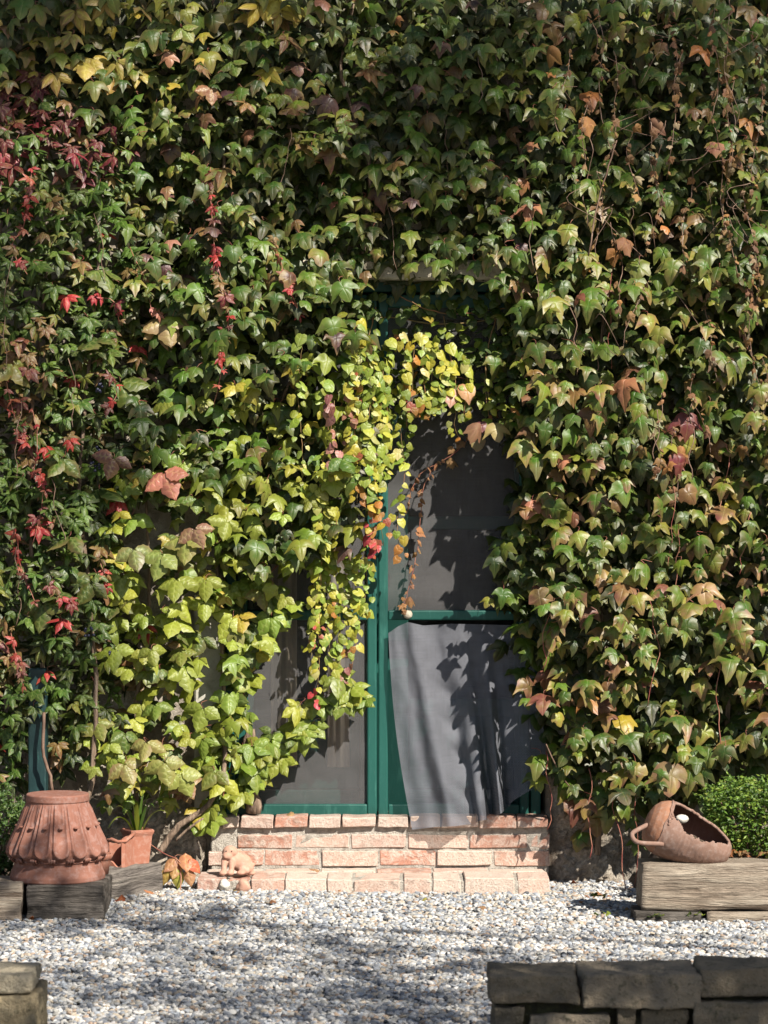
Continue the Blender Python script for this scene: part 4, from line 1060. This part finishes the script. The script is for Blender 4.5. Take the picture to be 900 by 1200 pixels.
D.stem(smooth_path([P(62, 960, -.33), P(60, 915, -.36), P(50, 880, -.36), P(52, 835, -.34)], 14, .004), .008, 'stem')
bb = D.stems.pop('berry'); o = from_bm('berry_clusters', bb, M['berry'], D.root, True); o['kind'] = 'stuff'
D.finish()

# ---- E: large-leaved yellow-green creeper left of the doors
E = Plant('large_leaved_creeper', 'sunlit yellow-green creeper with big three-part leaves left of the doors', 'creeper', (-.95, -.1, 0))
polyE = [(128, 560), (185, 535), (262, 560), (320, 640), (335, 700), (322, 748), (285, 770), (276, 840), (268, 900), (250, 950), (205, 955), (130, 950), (105, 900), (110, 790), (125, 660)]
holeE = [(232, 735), (268, 735), (270, 800), (258, 850), (236, 850)]
holeE2 = [(196, 948), (252, 930), (262, 1000), (190, 1000)]
def depE(px, py): return -.13-.10*(.5+fbm((px*.012, py*.012, 4), 1, 31))-.10*max(0, min(1, (240-px)/130))
def palE(px, py, li):
    if li >= 2: return pick([(2, GRN, .1), (2, MID, .2), (.6, BRN, .4)])
    return pick([(3.6, (.27, .30, .04), .1), (2.2, (.18, .25, .035), .12), (1.3, (.16, .18, .035), .3), (1.0, MID, .2), (.7, YEL, .25), (.3, BRN, .5)])
prE = lambda px, py, li: (.42+.8*max(0, .5+fbm((px*.02, py*.02, 4), 1, 5)))
scatter(E, polyE, [(-.02, 29, .060, .112, .75), (.06, 29, .06, .105, .75), (.13, 30, .07, .11, .75)], T_THREE, palE, depE, holes=[holeE, holeE2], prob=prE, pitch=(10, 50), yaw=40, roll=40)
scatter(E, polyE, [(-.01, 34, .05, .085, .55), (.05, 32, .05, .09, .6)], T_BOSTON, palE, depE, holes=[holeE, holeE2], prob=prE)
for px, py, s, c in ((195, 566, .150, (.46, .16, .12, .15)), (129, 548, .13, (.11, .05, .05, .5)), (215, 640, .15, (.20, .22, .05, .35)), (232, 630, .13, (.22, .12, .08, .5)), (160, 655, .14, (.15, .18, .06, .4)), (184, 660, .14, (.17, .22, .05, .2)), (240, 690, .14, YGR+(.1,)), (205, 690, .13, YGR+(.1,)),
                    (170, 880, .12, (.24, .22, .07, .4)), (195, 905, .13, (.22, .23, .06, .3)), (150, 905, .12, (.20, .18, .06, .5)), (215, 918, .13, (.24, .27, .06, .2)), (180, 770, .10, YGR+(.1,)), (265, 620, .12, YGR+(.1,))):
    E.add(T_THREE, P(px, py, depE(px, py)-.13), s*.82, c, rnd.uniform(10, 35), rnd.uniform(-15, 15), rnd.uniform(-25, 25), 6)
# sprays across the left door
spr = [(305, 655), (330, 640), (345, 660), (322, 700), (300, 690), (340, 715), (318, 735), (302, 752), (280, 745), (272, 700), (268, 780), (285, 800), (300, 770), (268, 830), (284, 845), (262, 870), (275, 890), (296, 905), (305, 880), (322, 872), (335, 862), (330, 890), (350, 840), (352, 868), (378, 832), (365, 858), (383, 826), (402, 822), (416, 812), (420, 824), (405, 800), (288, 925), (300, 912), (246, 955), (272, 942), (262, 915), (238, 900), (250, 870), (360, 640), (390, 610), (350, 600), (330, 600), (370, 660), (240, 965)]
depS = lambda px, py: -.03-.06*max(0, (300-px)/60)
for px, py in spr:
    for k in range(3 if px < 330 else 2):
        E.add(T_SPRAY, P(px+rnd.uniform(-7, 7), py+rnd.uniform(-7, 7), depS(px, py)-rnd.uniform(0, .05)), rnd.uniform(.072, .108), pick([(3.4, (.25, .28, .04), .06), (2.4, (.17, .235, .033), .05), (.6, MID, .1), (.4, YEL, .2)]), rnd.uniform(10, 55), rnd.uniform(-40, 40), rnd.uniform(-40, 40), 4)
for path in ([(270, 640), (300, 690), (312, 735), (292, 780), (280, 850), (270, 900), (258, 940), (240, 968)], [(270, 900), (295, 905), (320, 875), (350, 850), (385, 825), (415, 815)], [(300, 690), (335, 650), (352, 620)], [(290, 930), (280, 890), (300, 870)]):
    E.stem(smooth_path([P(a, b_, depS(a, b_)+.005) for a, b_ in path], 26, .002), .0028, 'redstem', 5)
# woody trunks
E.stem(smooth_path([P(186, 1000, -.16), P(205, 972, -.15), P(228, 956, -.13), P(246, 940, -.12), P(262, 900, -.10), P(262, 800, -.06), P(255, 660, -.05)], 30, .003), lambda u: .016-.008*u, 'bark', 8)
E.stem(smooth_path([P(205, 985, -.14), P(222, 970, -.14), P(240, 958, -.12)], 10, .002), .006, 'bark', 6)
E.stem(smooth_path([P(298, 952, .055), P(294, 920, .05), P(291, 885, .05), P(294, 855, .055)], 16, .004), lambda u: .034-.010*u+.004*math.sin(u*17), 'bark', 10)
E.stem(smooth_path([P(160, 990, -.12), P(158, 850, -.08), P(175, 700, -.07), P(170, 560, -.06)], 24, .006), lambda u: .012-.006*u, 'bark', 7)
E.finish()

# ---- F: small round-leaved yellow creeper over the door head
Fm = Plant('small_leaved_creeper', 'small round-leaved yellow-green creeper spilling over the top of the doors', 'creeper', (.15, .05, 2.3))
polyF = [(392, 372), (420, 350), (470, 368), (520, 372), (600, 352), (612, 420), (606, 470), (580, 482), (552, 488), (520, 482), (492, 492), (472, 512), (452, 560), (420, 560), (398, 520), (388, 440)]
depF = lambda px, py: .045-.13*(.5+.6*nz((px*.02, py*.02, 0), 1, 3))*min(1, max(.35, (py-350)/60))-.15*max(0, min(1, (446-px)/25))
def palF(px, py, li):
    if px > 550 and py < 460 or py < 372: return pick([(3, GRN, .1), (2, MID, .1), (.6, YGR, .2)])
    if li >= 1: return pick([(2, MID, .1), (2, YGR, .2), (1, GRN, .1)])
    return pick([(3, (.20, .25, .03), .1), (1.2, YEL, .2), (1.5, (.26, .30, .045), .1), (.4, ORG, .3), (1.6, MID, .1)])
scatter(Fm, polyF, [(-.01, 12.5, .036, .054, .68), (.03, 13, .036, .054, .7)], T_ROUND, palF, depF, jit=8, yaw=45, roll=45, prob=lambda px, py, li: .45+.9*max(0, .4+fbm((px*.03, py*.03, 1), 1, 3)))
for px, py in [(rnd.uniform(395, 605), rnd.uniform(338, 372)) for _ in range(46)]: Fm.add(T_ROUND, P(px, py, .045), rnd.uniform(.036, .056), pick([(2, GRN, .1), (2, MID, .1), (1, YGR, .2)]), rnd.uniform(0, 50), rnd.uniform(-40, 40), rnd.uniform(-40, 40), 3)
for px, py, s, c in ((528, 466, .085, (.5, .24, .17, .3)), (548, 460, .085, (.42, .2, .08, .4)), (470, 375, .06, MID+(.1,)), (500, 352, .05, MID+(.2,)), (565, 500, .05, MAR+(.2,)), (560, 520, .07, (.2, .17, .1, .5))):
    Fm.add(T_ROUND, P(px, py, depF(px, py)-.06), s, c, 25, rnd.uniform(-20, 20), rnd.uniform(-20, 20), 6)
for path in ([(465, 345), (500, 362), (540, 368), (600, 360)], [(400, 380), (450, 372), (520, 380), (590, 372)], [(440, 360), (430, 420), (440, 500)], [(520, 370), (530, 430), (520, 470)], [(585, 360), (570, 420), (575, 480)]):
    Fm.stem(smooth_path([P(a, b_, depF(a, b_)+.02) for a, b_ in path], 18, .003), .0028, 'greenstem', 5)
scatter(Fm, [(535, 362), (612, 352), (614, 482), (578, 488), (556, 470), (548, 420)], [(.01, 12.5, .034, .052, .7), (.03, 13, .036, .052, .7)], T_ROUND, lambda a, b_, c: pick([(3, (.05, .105, .015), .1), (2.5, (.09, .16, .02), .1), (1, (.2, .25, .03), .15)]), lambda a, b_: .01, jit=8)
Fm.finish()
S = Plant('trailing_creeper', 'thin hanging shoots of round yellow leaves turning red, in front of the door stile', 'creeper', (-.05, -.02, 2.2), limit=300)
YL = (.40, .38, .055)
def strand(path, y0, palf, step_px=4.4, size=.046, wid=6.5):
    pts = [P(px+rnd.uniform(-3.5, 3.5), py, y0-.19*max(0, min(1, (452-px)/14))*max(0, min(1, (680-py)/80))+rnd.uniform(-.012, .012)) for px, py in path]
    n = max(8, int(sum((a-b_).length for a, b_ in zip(pts, pts[1:]))*260/step_px)); sp = smooth_path(pts, n, .002)
    b = bmesh.new(); tube_bm(b, sp, .0017, 4); st = from_bm('trailing_shoot', b, M['greenstem'], S.root, True)
    for i, p in enumerate(sp):
        s = rnd.choice((-1, 1)); u = i/(n-1)
        if rnd.random() < .14: continue
        S.add(T_ROUND, p+Vector((s*rnd.uniform(.1, 1.35)*wid/260, -rnd.uniform(.0, .03), rnd.uniform(-.006, .006))), size*rnd.uniform(.5, 1.3)*(1-.25*u), palf(u), rnd.uniform(0, 50), s*rnd.uniform(-10, 50), s*rnd.uniform(-5, 50), 4, st)
def grad(stops):
    def f(u):
        for (a, pa), (c, pc_) in zip(stops, stops[1:]):
            if u <= c: return pick(pc_ if rnd.random() < (u-a)/(c-a) else pa, .15)
        return pick(stops[-1][1], .15)
    return f
pYG = [(3, YL, .05), (2.5, (.24, .31, .05), .05), (1, YGR, .1), (.4, (.45, .42, .16), .1)]; pOR = [(2, (.42, .17, .04), .1), (1.4, (.45, .33, .04), .2), (.8, (.40, .10, .06), .1)]; pRD = [(3, (.50, .05, .07), 0), (1, (.45, .10, .06), .1)]; pPK = [(2, (.40, .17, .16), .2), (1, (.24, .09, .10), .2), (1, YL, .3)]
strand([(378, 440), (381, 500), (376, 560), (379, 620), (374, 700), (370, 740), (374, 780), (369, 828)], -.075, grad([(0, pYG), (.66, pYG), (.75, pOR), (.8, pYG), (.93, pYG), (1, pRD)]))
strand([(352, 400), (350, 460), (354, 520), (351, 580)], -.09, grad([(0, pYG), (1, pYG)]))
strand([(386, 640), (382, 700), (388, 760), (384, 812)], -.055, grad([(0, pYG), (1, pYG)]))
strand([(368, 660), (366, 720), (368, 770)], -.06, grad([(0, pYG), (.4, pYG), (.55, pRD), (.7, pYG), (1, pYG)]))
strand([(400, 645), (404, 700), (399, 760), (404, 800)], -.05, grad([(0, pYG), (.8, pYG), (1, pPK)]))
strand([(414, 650), (412, 700), (418, 745), (412, 790)], -.06, grad([(0, pYG), (.7, pYG), (1, pPK)]))
strand([(425, 630), (429, 680), (426, 710), (434, 720)], -.045, grad([(0, pYG), (.8, pYG), (1, pOR)]))
strand([(430, 400), (434, 460), (430, 520), (436, 580), (434, 620), (438, 652)], -.11, grad([(0, pYG), (.55, pYG), (.72, pOR), (.86, pRD), (1, pRD)]), 4.2, .047, 6.5)
strand([(444, 440), (446, 520), (444, 580), (447, 640)], -.10, grad([(0, pYG), (.6, pYG), (.85, pOR), (1, [(1, (.30, .08, .05), .2)])]), 4.3, .046, 6)
strand([(424, 380), (420, 450), (424, 520), (422, 590)], -.10, grad([(0, pYG), (.5, pOR), (.7, pYG), (1, pOR)]), 4.2, .047, 6.5)
strand([(466, 500), (471, 560), (468, 610), (470, 656)], -.06, grad([(0, pYG), (.6, pYG), (.85, [(1, YEL, .3)]), (1, pOR)]), 6.4)
strand([(392, 470), (388, 510), (393, 540), (388, 562)], -.10, grad([(0, pPK), (1, pPK)]), 4.2, .047, 6.5)
strand([(500, 392), (498, 430), (502, 470), (498, 490)], -.09, grad([(0, pYG), (.7, pYG), (1, pOR)]), 4.3, .046, 6)
strand([(484, 388), (481, 430), (484, 470), (482, 484)], -.09, grad([(0, pYG), (.6, pOR), (1, pOR)]), 4.3, .046, 6)
strand([(534, 430), (532, 470), (535, 500), (537, 516)], -.07, grad([(0, pYG), (.6, pYG), (1, pOR)]), 4.3, .040)
strand([(565, 440), (568, 470), (572, 490)], -.07, grad([(0, pYG), (.6, pYG), (1, pOR)]), 6.2, .036)
strand([(456, 400), (452, 450), (458, 500), (455, 545)], -.095, grad([(0, pYG), (1, pYG)]), 4.3, .044, 5.5)
strand([(515, 400), (518, 440), (514, 480)], -.09, grad([(0, pYG), (1, pYG)]), 4.3, .046, 6)
strand([(410, 430), (408, 490), (411, 560)], -.10, grad([(0, pYG), (.5, pPK), (1, pYG)]), 4.3, .046, 6)
for dx, y0, ya, yb in ((372, -.065, 560, 700), (390, -.07, 600, 720), (364, -.05, 690, 760), (407, -.055, 650, 770), (420, -.05, 660, 740), (394, -.06, 690, 790), (438, -.11, 420, 600), (415, -.10, 400, 540), (450, -.095, 420, 560), (474, -.09, 395, 500), (508, -.085, 400, 486), (526, -.08, 410, 480), (545, -.075, 420, 486)):
    q = [(dx+rnd.uniform(-3, 3), ya+(yb-ya)*k/3) for k in range(4)]
    strand(q, y0, grad([(0, pYG), (.75, pYG), (1, pOR if rnd.random() < .5 else pYG)]), 5, .046, 6)
S.finish()

# ---- G: dried shoot hanging to the knob
G = Plant('dried_shoot', 'dried russet creeper shoot curving down to the round door knob', 'creeper', (.25, .02, 1.3), mat='leaf_dry')
dryp = lambda u: pick([(2, (.30, .13, .07), .2), (1, (.22, .11, .07), .2), (.8, (.38, .19, .12), .2)])
depG = lambda px, py: .065
shoot(G, [(588, 478), (560, 500), (536, 528), (512, 545), (497, 570), (492, 612), (488, 650), (479, 690), (471, 716)], T_DRY, 6, .034, dryp, 'redstem', 0, depG, 4, .0022, (-10, 80))
shoot(G, [(512, 545), (496, 552), (482, 575), (478, 598)], T_DRY, 6, .032, dryp, 'redstem', -.01, depG, 4, .002, (-10, 80))
G.finish()
# dry leaf hanging by the right-hand creeper
# ---- H: dead brown tangle top right
H = Plant('dead_creeper', 'tangle of dead brown stems and shrivelled leaves at the upper right', 'creeper', (1.3, -.2, 2.0), mat='leaf_dry')
depH = lambda px, py: (depB(px, py) if py < 340 else depA(px, py))-.09
for px, py, l in ((688, 20, 60), (700, 10, 170), (720, 60, 130), (792, 0, 110), (800, 60, 150), (760, 130, 110), (745, 150, 80), (838, 10, 130), (855, 0, 190), (862, 90, 180), (880, 40, 200), (838, 150, 180), (870, 200, 180), (775, 170, 130), (812, 200, 120), (885, 300, 150), (700, 200, 120), (715, 260, 100), (760, 330, 80), (838, 330, 120), (775, 460, 100), (790, 500, 90), (812, 440, 90), (690, 120, 90), (893, 420, 130), (668, 60, 110)):
    path = [(px, py)]
    for k in range(4): path.append((path[-1][0]+rnd.uniform(-12, 12), path[-1][1]+l/4))
    shoot(H, path, T_DRY, 7.5, .030, lambda u: pick([(2, (.20, .10, .06), .2), (1.5, (.15, .075, .05), .2), (1, (.30, .15, .08), .2), (.5, (.28, .2, .15), 0)]), 'stem', -rnd.uniform(0, .06), depH, 4, .0019, (-20, 85))
for px, py in ((735, 285), (722, 300), (840, 170), (760, 145), (690, 145), (780, 545), (800, 530), (640, 60), (560, 500)):
    H.add(T_DRY[5:], P(px, py, depH(px, py)-.02), .075, pick([(1, (.30, .13, .05), .3), (1, (.22, .10, .07), .2)]), rnd.uniform(0, 60), rnd.uniform(-50, 50), rnd.uniform(-40, 40), 5)
for k in range(26):
    px, py = rnd.uniform(670, 900), rnd.uniform(10, 420); a = P(px, py, depH(px, py)-.02)
    H.stem(smooth_path([a, a+Vector((rnd.uniform(-.12, .12), -.03, rnd.uniform(-.08, .02))), a+Vector((rnd.uniform(-.2, .2), 0, rnd.uniform(-.25, -.05)))], 10), .0014, 'stem', 4)
H.stem(smooth_path([P(722, 165, -.34), P(712, 200, -.36), P(700, 240, -.35), P(690, 300, -.33)], 12, .003), .0035, 'stem')
H.finish()

# ---- I: red hanging shoots on the upper left
depI = lambda px, py: depC(px, py)-.03 if py > 320 else depB(px, py)-.03
for path, lb, palf, sz in (([(246, 196), (247, 235), (250, 272), (254, 305), (262, 340), (268, 370), (262, 405), (258, 440), (250, 478)], 'long crimson creeper shoot hanging on dark leaves left of the lintel', redp, .050),
                       ([(322, 285), (330, 310), (340, 340), (352, 372)], 'short tan and pink drying shoot hanging just left of the lintel', lambda u: pick([(2, (.30, .17, .08), .2), (1, (.36, .12, .10), .1)]) if u < .6 else redp(u), .05),
                       ([(152, 290), (164, 315), (174, 335), (176, 358), (186, 370)], 'thin pink creeper shoot above a pale brown leaf cluster on the left', lambda u: pick([(1, (.42, .12, .12), .1), (1, GRN, .3)]) if u < .8 else pick([(1, (.42, .16, .15), 0)]), .04)):
    I_ = Plant('red_creeper_shoot', lb, 'creeper shoot', P(path[0][0], path[0][1], -.15), 'coloured shoots hanging on the upper left')
    shoot(I_, path, T_FIVE, 8.5, sz*.85, palf, 'redstem', -.04, depI); I_.finish()
I2 = Plant('yellow_creeper', 'yellow and orange five-part leaves above the maroon creeper at upper left', 'creeper', P(130, 90, -.2))
for px, py, s, c in ((100, 80, .12, (.42, .33, .06, .5)), (112, 78, .11, (.40, .30, .05, .4)), (130, 95, .12, (.36, .22, .06, .6)), (65, 95, .09, (.36, .26, .05, .6)), (138, 80, .09, (.30, .25, .05, .5)), (90, 22, .09, (.30, .24, .04, .6)), (80, 45, .08, (.24, .22, .04, .6)), (118, 8, .09, (.34, .25, .06, .5)), (300, 14, .10, (.45, .34, .04, .4)), (320, 10, .12, (.42, .36, .05, .3)), (334, 22, .08, (.4, .3, .05, .5)),
                     (195, 385, .13, (.28, .20, .09, .3)), (185, 395, .10, (.30, .2, .1, .3))):
    I2.add(T_THREE if s > .1 else T_FIVE, P(px, py, -.26 if py < 200 else depC(px, py)-.06), s, c, rnd.uniform(10, 40), rnd.uniform(-30, 30), rnd.uniform(-40, 40), 5)
I2.finish()

# ------------------------------------------------------------------ box shrubs
def box_bush(label, c, rx, ry, rz, n, pal):
    pl = Plant('box_shrub', label, 'shrub', (c[0], c[1], c[2]-rz), 'clipped box shrubs', limit=0)
    for k in range(9):
        a = k*.7; pl.stem(smooth_path([Vector((c[0]+.05*math.cos(a), c[1]+.04*math.sin(a), c[2]-rz-.12)), Vector((c[0]+rx*.35*math.cos(a), c[1]+ry*.3*math.sin(a), c[2]-rz*.4)), Vector((c[0]+rx*.7*math.cos(a), c[1]+ry*.7*math.sin(a), c[2]+rz*.4))], 10, .004), lambda u: .007-.005*u, 'stem', 5)
    for k in range(n):
        while True:
            u = Vector((rnd.uniform(-1, 1), rnd.uniform(-1, 1), rnd.uniform(-1, 1)))
            q = (abs(u.x)**3+abs(u.y)**3+abs(u.z)**3)**(1/3)
            if .55 < q < 1: break
        u *= 1+.30*fbm(u, 2.8, 7)
        p = Vector((c[0]+u.x*rx, c[1]+u.y*ry, c[2]+u.z*rz))
        nrm = Vector((u.x, u.y, u.z))
        pl.add(T_TINY, p, rnd.uniform(.018, .030), pick(pal), rnd.uniform(-10, 120), rnd.uniform(-180, 180) if rnd.random() < .5 else rnd.uniform(-60, 60), rnd.uniform(-180, 180))
    pl.finish()
box_bush('clipped bright green box shrub behind the amphora at the right edge', (PX(884, -.78), -.78, .392), .225, .2, .150, 5200, [(3, (.09, .175, .022), 0), (2, (.16, .25, .03), 0), (1.2, (.045, .10, .018), 0), (.5, (.24, .28, .05), .2)])
box_bush('dark green box shrub behind the urn at the left edge', (PX(-8, -.72), -.72, .30), .14, .16, .20, 2600, [(3, (.04, .09, .02), 0), (2, (.06, .12, .02), 0)])

# ------------------------------------------------------------------ strappy plant in the square pot
Sp = Plant('potted_plant', 'strappy green plant growing in the small square pot', 'plant', pc+Vector((0, 0, .125)))
def blade(root, base, tip, wd, rise, m, colr):
    b = bmesh.new(); n = 10; base, tip = Vector(base), Vector(tip); dr = (tip-base); side = Vector((dr.y, -dr.x, 0))
    side = side.normalized() if side.length > 1e-5 else Vector((1, 0, 0)); prev = None
    for i in range(n+1):
        u = i/n; p = base+dr*u+Vector((0, 0, rise*4*u*(1-u))); w_ = wd*(1-u**2.2)*(.6+.4*min(1, u*5))+.0004
        row = [b.verts.new(p-side*w_+Vector((0, 0, w_*.5))), b.verts.new(p), b.verts.new(p+side*w_+Vector((0, 0, w_*.5)))]
        if prev:
            for k in range(2): b.faces.new((prev[k], prev[k+1], row[k+1], row[k]))
        prev = row
    o = from_bm('leaf', b, M[m], root, True); o.color = colr
pb = pc+Vector((0, 0, .128))
for dx, dy, dz, rs in ((.14, -.05, .09, .05), (-.06, -.06, .10, .05), (.03, -.02, .18, .03), (-.03, 0, .20, .02), (.08, -.06, .12, .06), (-.12, -.08, .03, .06), (.0, -.07, .14, .04), (.05, .02, .17, .03), (.10, .02, .15, .04), (-.09, -.02, .12, .04)):
    blade(Sp.root, pb+Vector((dx*.12, dy*.12, 0)), pb+Vector((dx, dy, dz)), .011, rs, 'leaf', pick([(2, MID, .1), (1, YGR, .2), (1, GRN, .1)]))
Sp.finish()
Rs = Plant('creeper_sprig', 'orange-red creeper sprig drooping at the foot of the wall left of the step', 'creeper shoot', P(212, 1045, -.42))
for px, py, s, c, pi, ro in ((218, 1008, .10, (.42, .17, .09, .3), 55, 5), (200, 1012, .085, (.40, .18, .10, .4), 35, -40), (228, 1014, .08, (.50, .10, .05, .2), 25, 40), (196, 1026, .08, (.34, .22, .05, .4), 10, -15), (210, 1030, .09, (.30, .30, .05, .3), 5, 5), (222, 1028, .08, (.42, .2, .12, .3), 10, 10), (205, 1018, .09, (.38, .2, .08, .3), 30, -10)):
    Rs.add(T_BLADE, P(px, py, -.40), s, c, pi, rnd.uniform(-25, 25), ro, 4)
Rs.stem(smooth_path([P(170, 985, -.30), P(192, 1000, -.36), P(206, 1006, -.39), P(212, 1012, -.40)], 10), .0025, 'redstem')
Rs.stem(smooth_path([P(206, 1006, -.39), P(212, 1025, -.40), P(211, 1046, -.42)], 8), .003, 'redstem')
Rs.finish()

# ------------------------------------------------------------------ fallen leaves, weeds in the gravel
def gy(py): return FPX*CH/(py-600)-CD
def fallen(px, py, y, z, s, c, label, tp=T_DRY):
    o = bpy.data.objects.new('fallen_leaf', rnd.choice(tp).mesh('leaf_dry')); COL.objects.link(o)
    o.matrix_basis = Matrix.Translation(Vector((PX(px, y), y, z))) @ Matrix.Rotation(rnd.uniform(0, 6), 4, 'Z') @ Matrix.Rotation(rnd.uniform(-.35, .35), 4, 'X') @ Matrix.Scale(s, 4)
    o.color = c; tag(o, label, 'leaf', 'fallen leaves')
fl = bpy.data.objects.new('fallen_leaf', T_DRY[5].mesh('leaf_dry')); COL.objects.link(fl); fl.matrix_basis = leaf_matrix(P(343, 951, .03), .075, 40, 15, 160, .45); fl.color = (.36, .22, .11, .2); tag(fl, 'dry tan leaf standing on the sill bricks against the left door', 'leaf', 'fallen leaves')
for px, py, s, c, lb in ((146, 1064, .09, (.40, .11, .05, .2), 'rusty red leaf lying on gravel in front of the turned timber'), (38, 1083, .045, (.42, .12, .06, .2), 'small red leaf scrap at the foot of the urn timber'), (168, 1056, .06, (.36, .15, .07, .2), 'small brown leaf on gravel beside the end of the turned timber'), (700, 1052, .06, (.22, .1, .05, .2), 'brown leaf in the shade of gravel left of the amphora timber'), (672, 1036, .05, (.3, .06, .04, .2), 'dark red leaf at the wall foot right of the step'), (362, 1022, .05, (.3, .17, .09, .2), 'tan leaf lying on the lower brick tread')):
    y = gy(py) if py > 1030 else -.2; fallen(px, py, y, .085 if py == 1022 else gravel_h(PX(px, y), y)+.028, s, c, lb)
for k in range(26):
    px = rnd.uniform(770, 900); y = rnd.uniform(-.98, -.9) if rnd.random() < .5 else rnd.uniform(-1.15, -.95)
    if k < 14: fallen(rnd.uniform(845, 900), 0, rnd.uniform(-1.0, -.9), .26, rnd.uniform(.03, .05), pick([(1, (.25, .08, .04), .2), (1, (.2, .11, .06), .2)]), 'shrivelled brown leaf among the litter under the bright box shrub')
for k in range(16):
    px, py = rnd.uniform(180, 780), rnd.uniform(1049, 1072); y = gy(py)
    fallen(px, py, y, gravel_h(PX(px, y), y)+.022, rnd.uniform(.02, .04), pick([(1, (.30, .12, .06), .2), (1, (.24, .15, .08), .2), (.5, (.3, .26, .06), .2)]), 'tiny curled dry leaf lying on the gravel near the brick step')
for px, py, lb in ((704, 1081, 'tiny green weed in gravel left of the amphora timber'), (814, 1082, 'tiny green weed at the foot of the amphora timber'), (768, 1083, 'tiny sprout by the left end of the boards under the amphora timber'), (700, 1060, 'dark little weed in the shaded gravel near the wall foot')):
    W_ = Plant('weed', lb, 'weed', Vector((PX(px, gy(py)), gy(py), 0)), 'weeds in the gravel')
    for k in range(9): W_.add(T_BLADE, W_.root.location+Vector((rnd.uniform(-.035, .035), rnd.uniform(-.02, .02), .03+rnd.uniform(0, .015))), rnd.uniform(.018, .03), pick([(1, MID, 0), (1, YGR, 0)]), rnd.uniform(40, 100), rnd.uniform(-180, 180), 0, 3)
    W_.finish()

# ------------------------------------------------------------------ shade tree standing outside the picture, on the sunny side
t = NT('tree_leaf'); t.col((.06, .11, .025)); t.rough(.5); M['tree_leaf'] = t.m
tree = thing('shade_tree', 'leafy tree beside the viewer whose branches dapple the gravel', 'tree', (9.5, -8.0, 0))
cl = []
tr = random.Random(8)
def shade_ground(poly, n, t0, t1, r0, r1, m=70):
    xs = [p[0] for p in poly]; ys = [p[1] for p in poly]; k = 0
    while k < n:
        px, py = tr.uniform(min(xs), max(xs)), tr.uniform(min(ys), max(ys))
        if not in_poly(px, py, poly): continue
        y = gy(py); cl.append((Vector((PX(px, y), y, 0.05))+SV*tr.uniform(t0, t1), tr.uniform(r0, r1), m)); k += 1
def shade_wall(poly, n, t0, t1, r0, r1, m=60):
    xs = [p[0] for p in poly]; ys = [p[1] for p in poly]; k = 0
    while k < n:
        px, py = tr.uniform(min(xs), max(xs)), tr.uniform(min(ys), max(ys))
        if not in_poly(px, py, poly): continue
        cl.append((P(px, py, -.15)+SV*tr.uniform(t0, t1), tr.uniform(r0, r1), m)); k += 1
shade_ground([(-60, 1100), (580, 1105), (600, 1160), (600, 1300), (-60, 1300)], 76, 6.5, 9, .16, .30, 40)
shade_ground([(-60, 1068), (300, 1060), (280, 1098), (-60, 1100)], 14, 6.5, 9, .12, .22, 36)
shade_ground([(560, 1128), (960, 1128), (960, 1300), (560, 1300)], 38, 6.5, 9, .2, .36, 55)
shade_wall([(-60, -60), (960, -60), (960, 180), (620, 300), (400, 300), (200, 200), (-60, 200)], 26, 9, 12, .15, .28)
shade_wall([(-60, -60), (140, -60), (60, 110), (-60, 110)], 14, 9, 12, .2, .3, 80)
shade_wall([(-60, 240), (120, 260), (130, 900), (-60, 900)], 9, 9, 12, .12, .24, 50)
Vs, Fs = [], []
for c, r, m in cl:
    for k in range(m):
        p = c+Vector((tr.gauss(0, .5), tr.gauss(0, .5), tr.gauss(0, .5)))*r
        a = Vector((tr.gauss(0, 1), tr.gauss(0, 1), tr.gauss(0, .6))).normalized(); b_ = a.orthogonal().normalized(); L_ = tr.uniform(.06, .11)
        o = len(Vs); Vs += [p, p+a*L_*.5+b_*L_*.28, p+a*L_, p+a*L_*.5-b_*L_*.28]; Fs += [(o, o+1, o+2, o+3)]
me = bpy.data.meshes.new('crown'); me.from_pydata(Vs, [], Fs); me.materials.append(M['tree_leaf'])
o = bpy.data.objects.new('crown', me); link(o); rel(o, tree); o['kind'] = 'stuff'
b = bmesh.new(); tp = Vector((9.5, -8.0, 0)); trunk = smooth_path([tp, tp+Vector((.1, 0, 2.5)), tp+Vector((-.1, .1, 5)), tp+Vector((.2, .3, 8)), tp+Vector((.3, .6, 10.5))], 40)
tube_bm(b, trunk, lambda u: .22*(1-u*.85)+.02, 14); from_bm('trunk', b, M['bark'], tree, True)
b = bmesh.new()
for i, (c, r, m) in enumerate(cl):
    if i % 3: continue
    j = min(range(len(trunk)), key=lambda q: abs(trunk[q].z-(c.z-.2))); a = trunk[j]; md2 = (a+c)/2+Vector((0, 0, .15))
    tube_bm(b, smooth_path([a, md2, c], 8), lambda u: .03*(1-u)+.005, 5)
from_bm('limbs', b, M['bark'], tree, True)
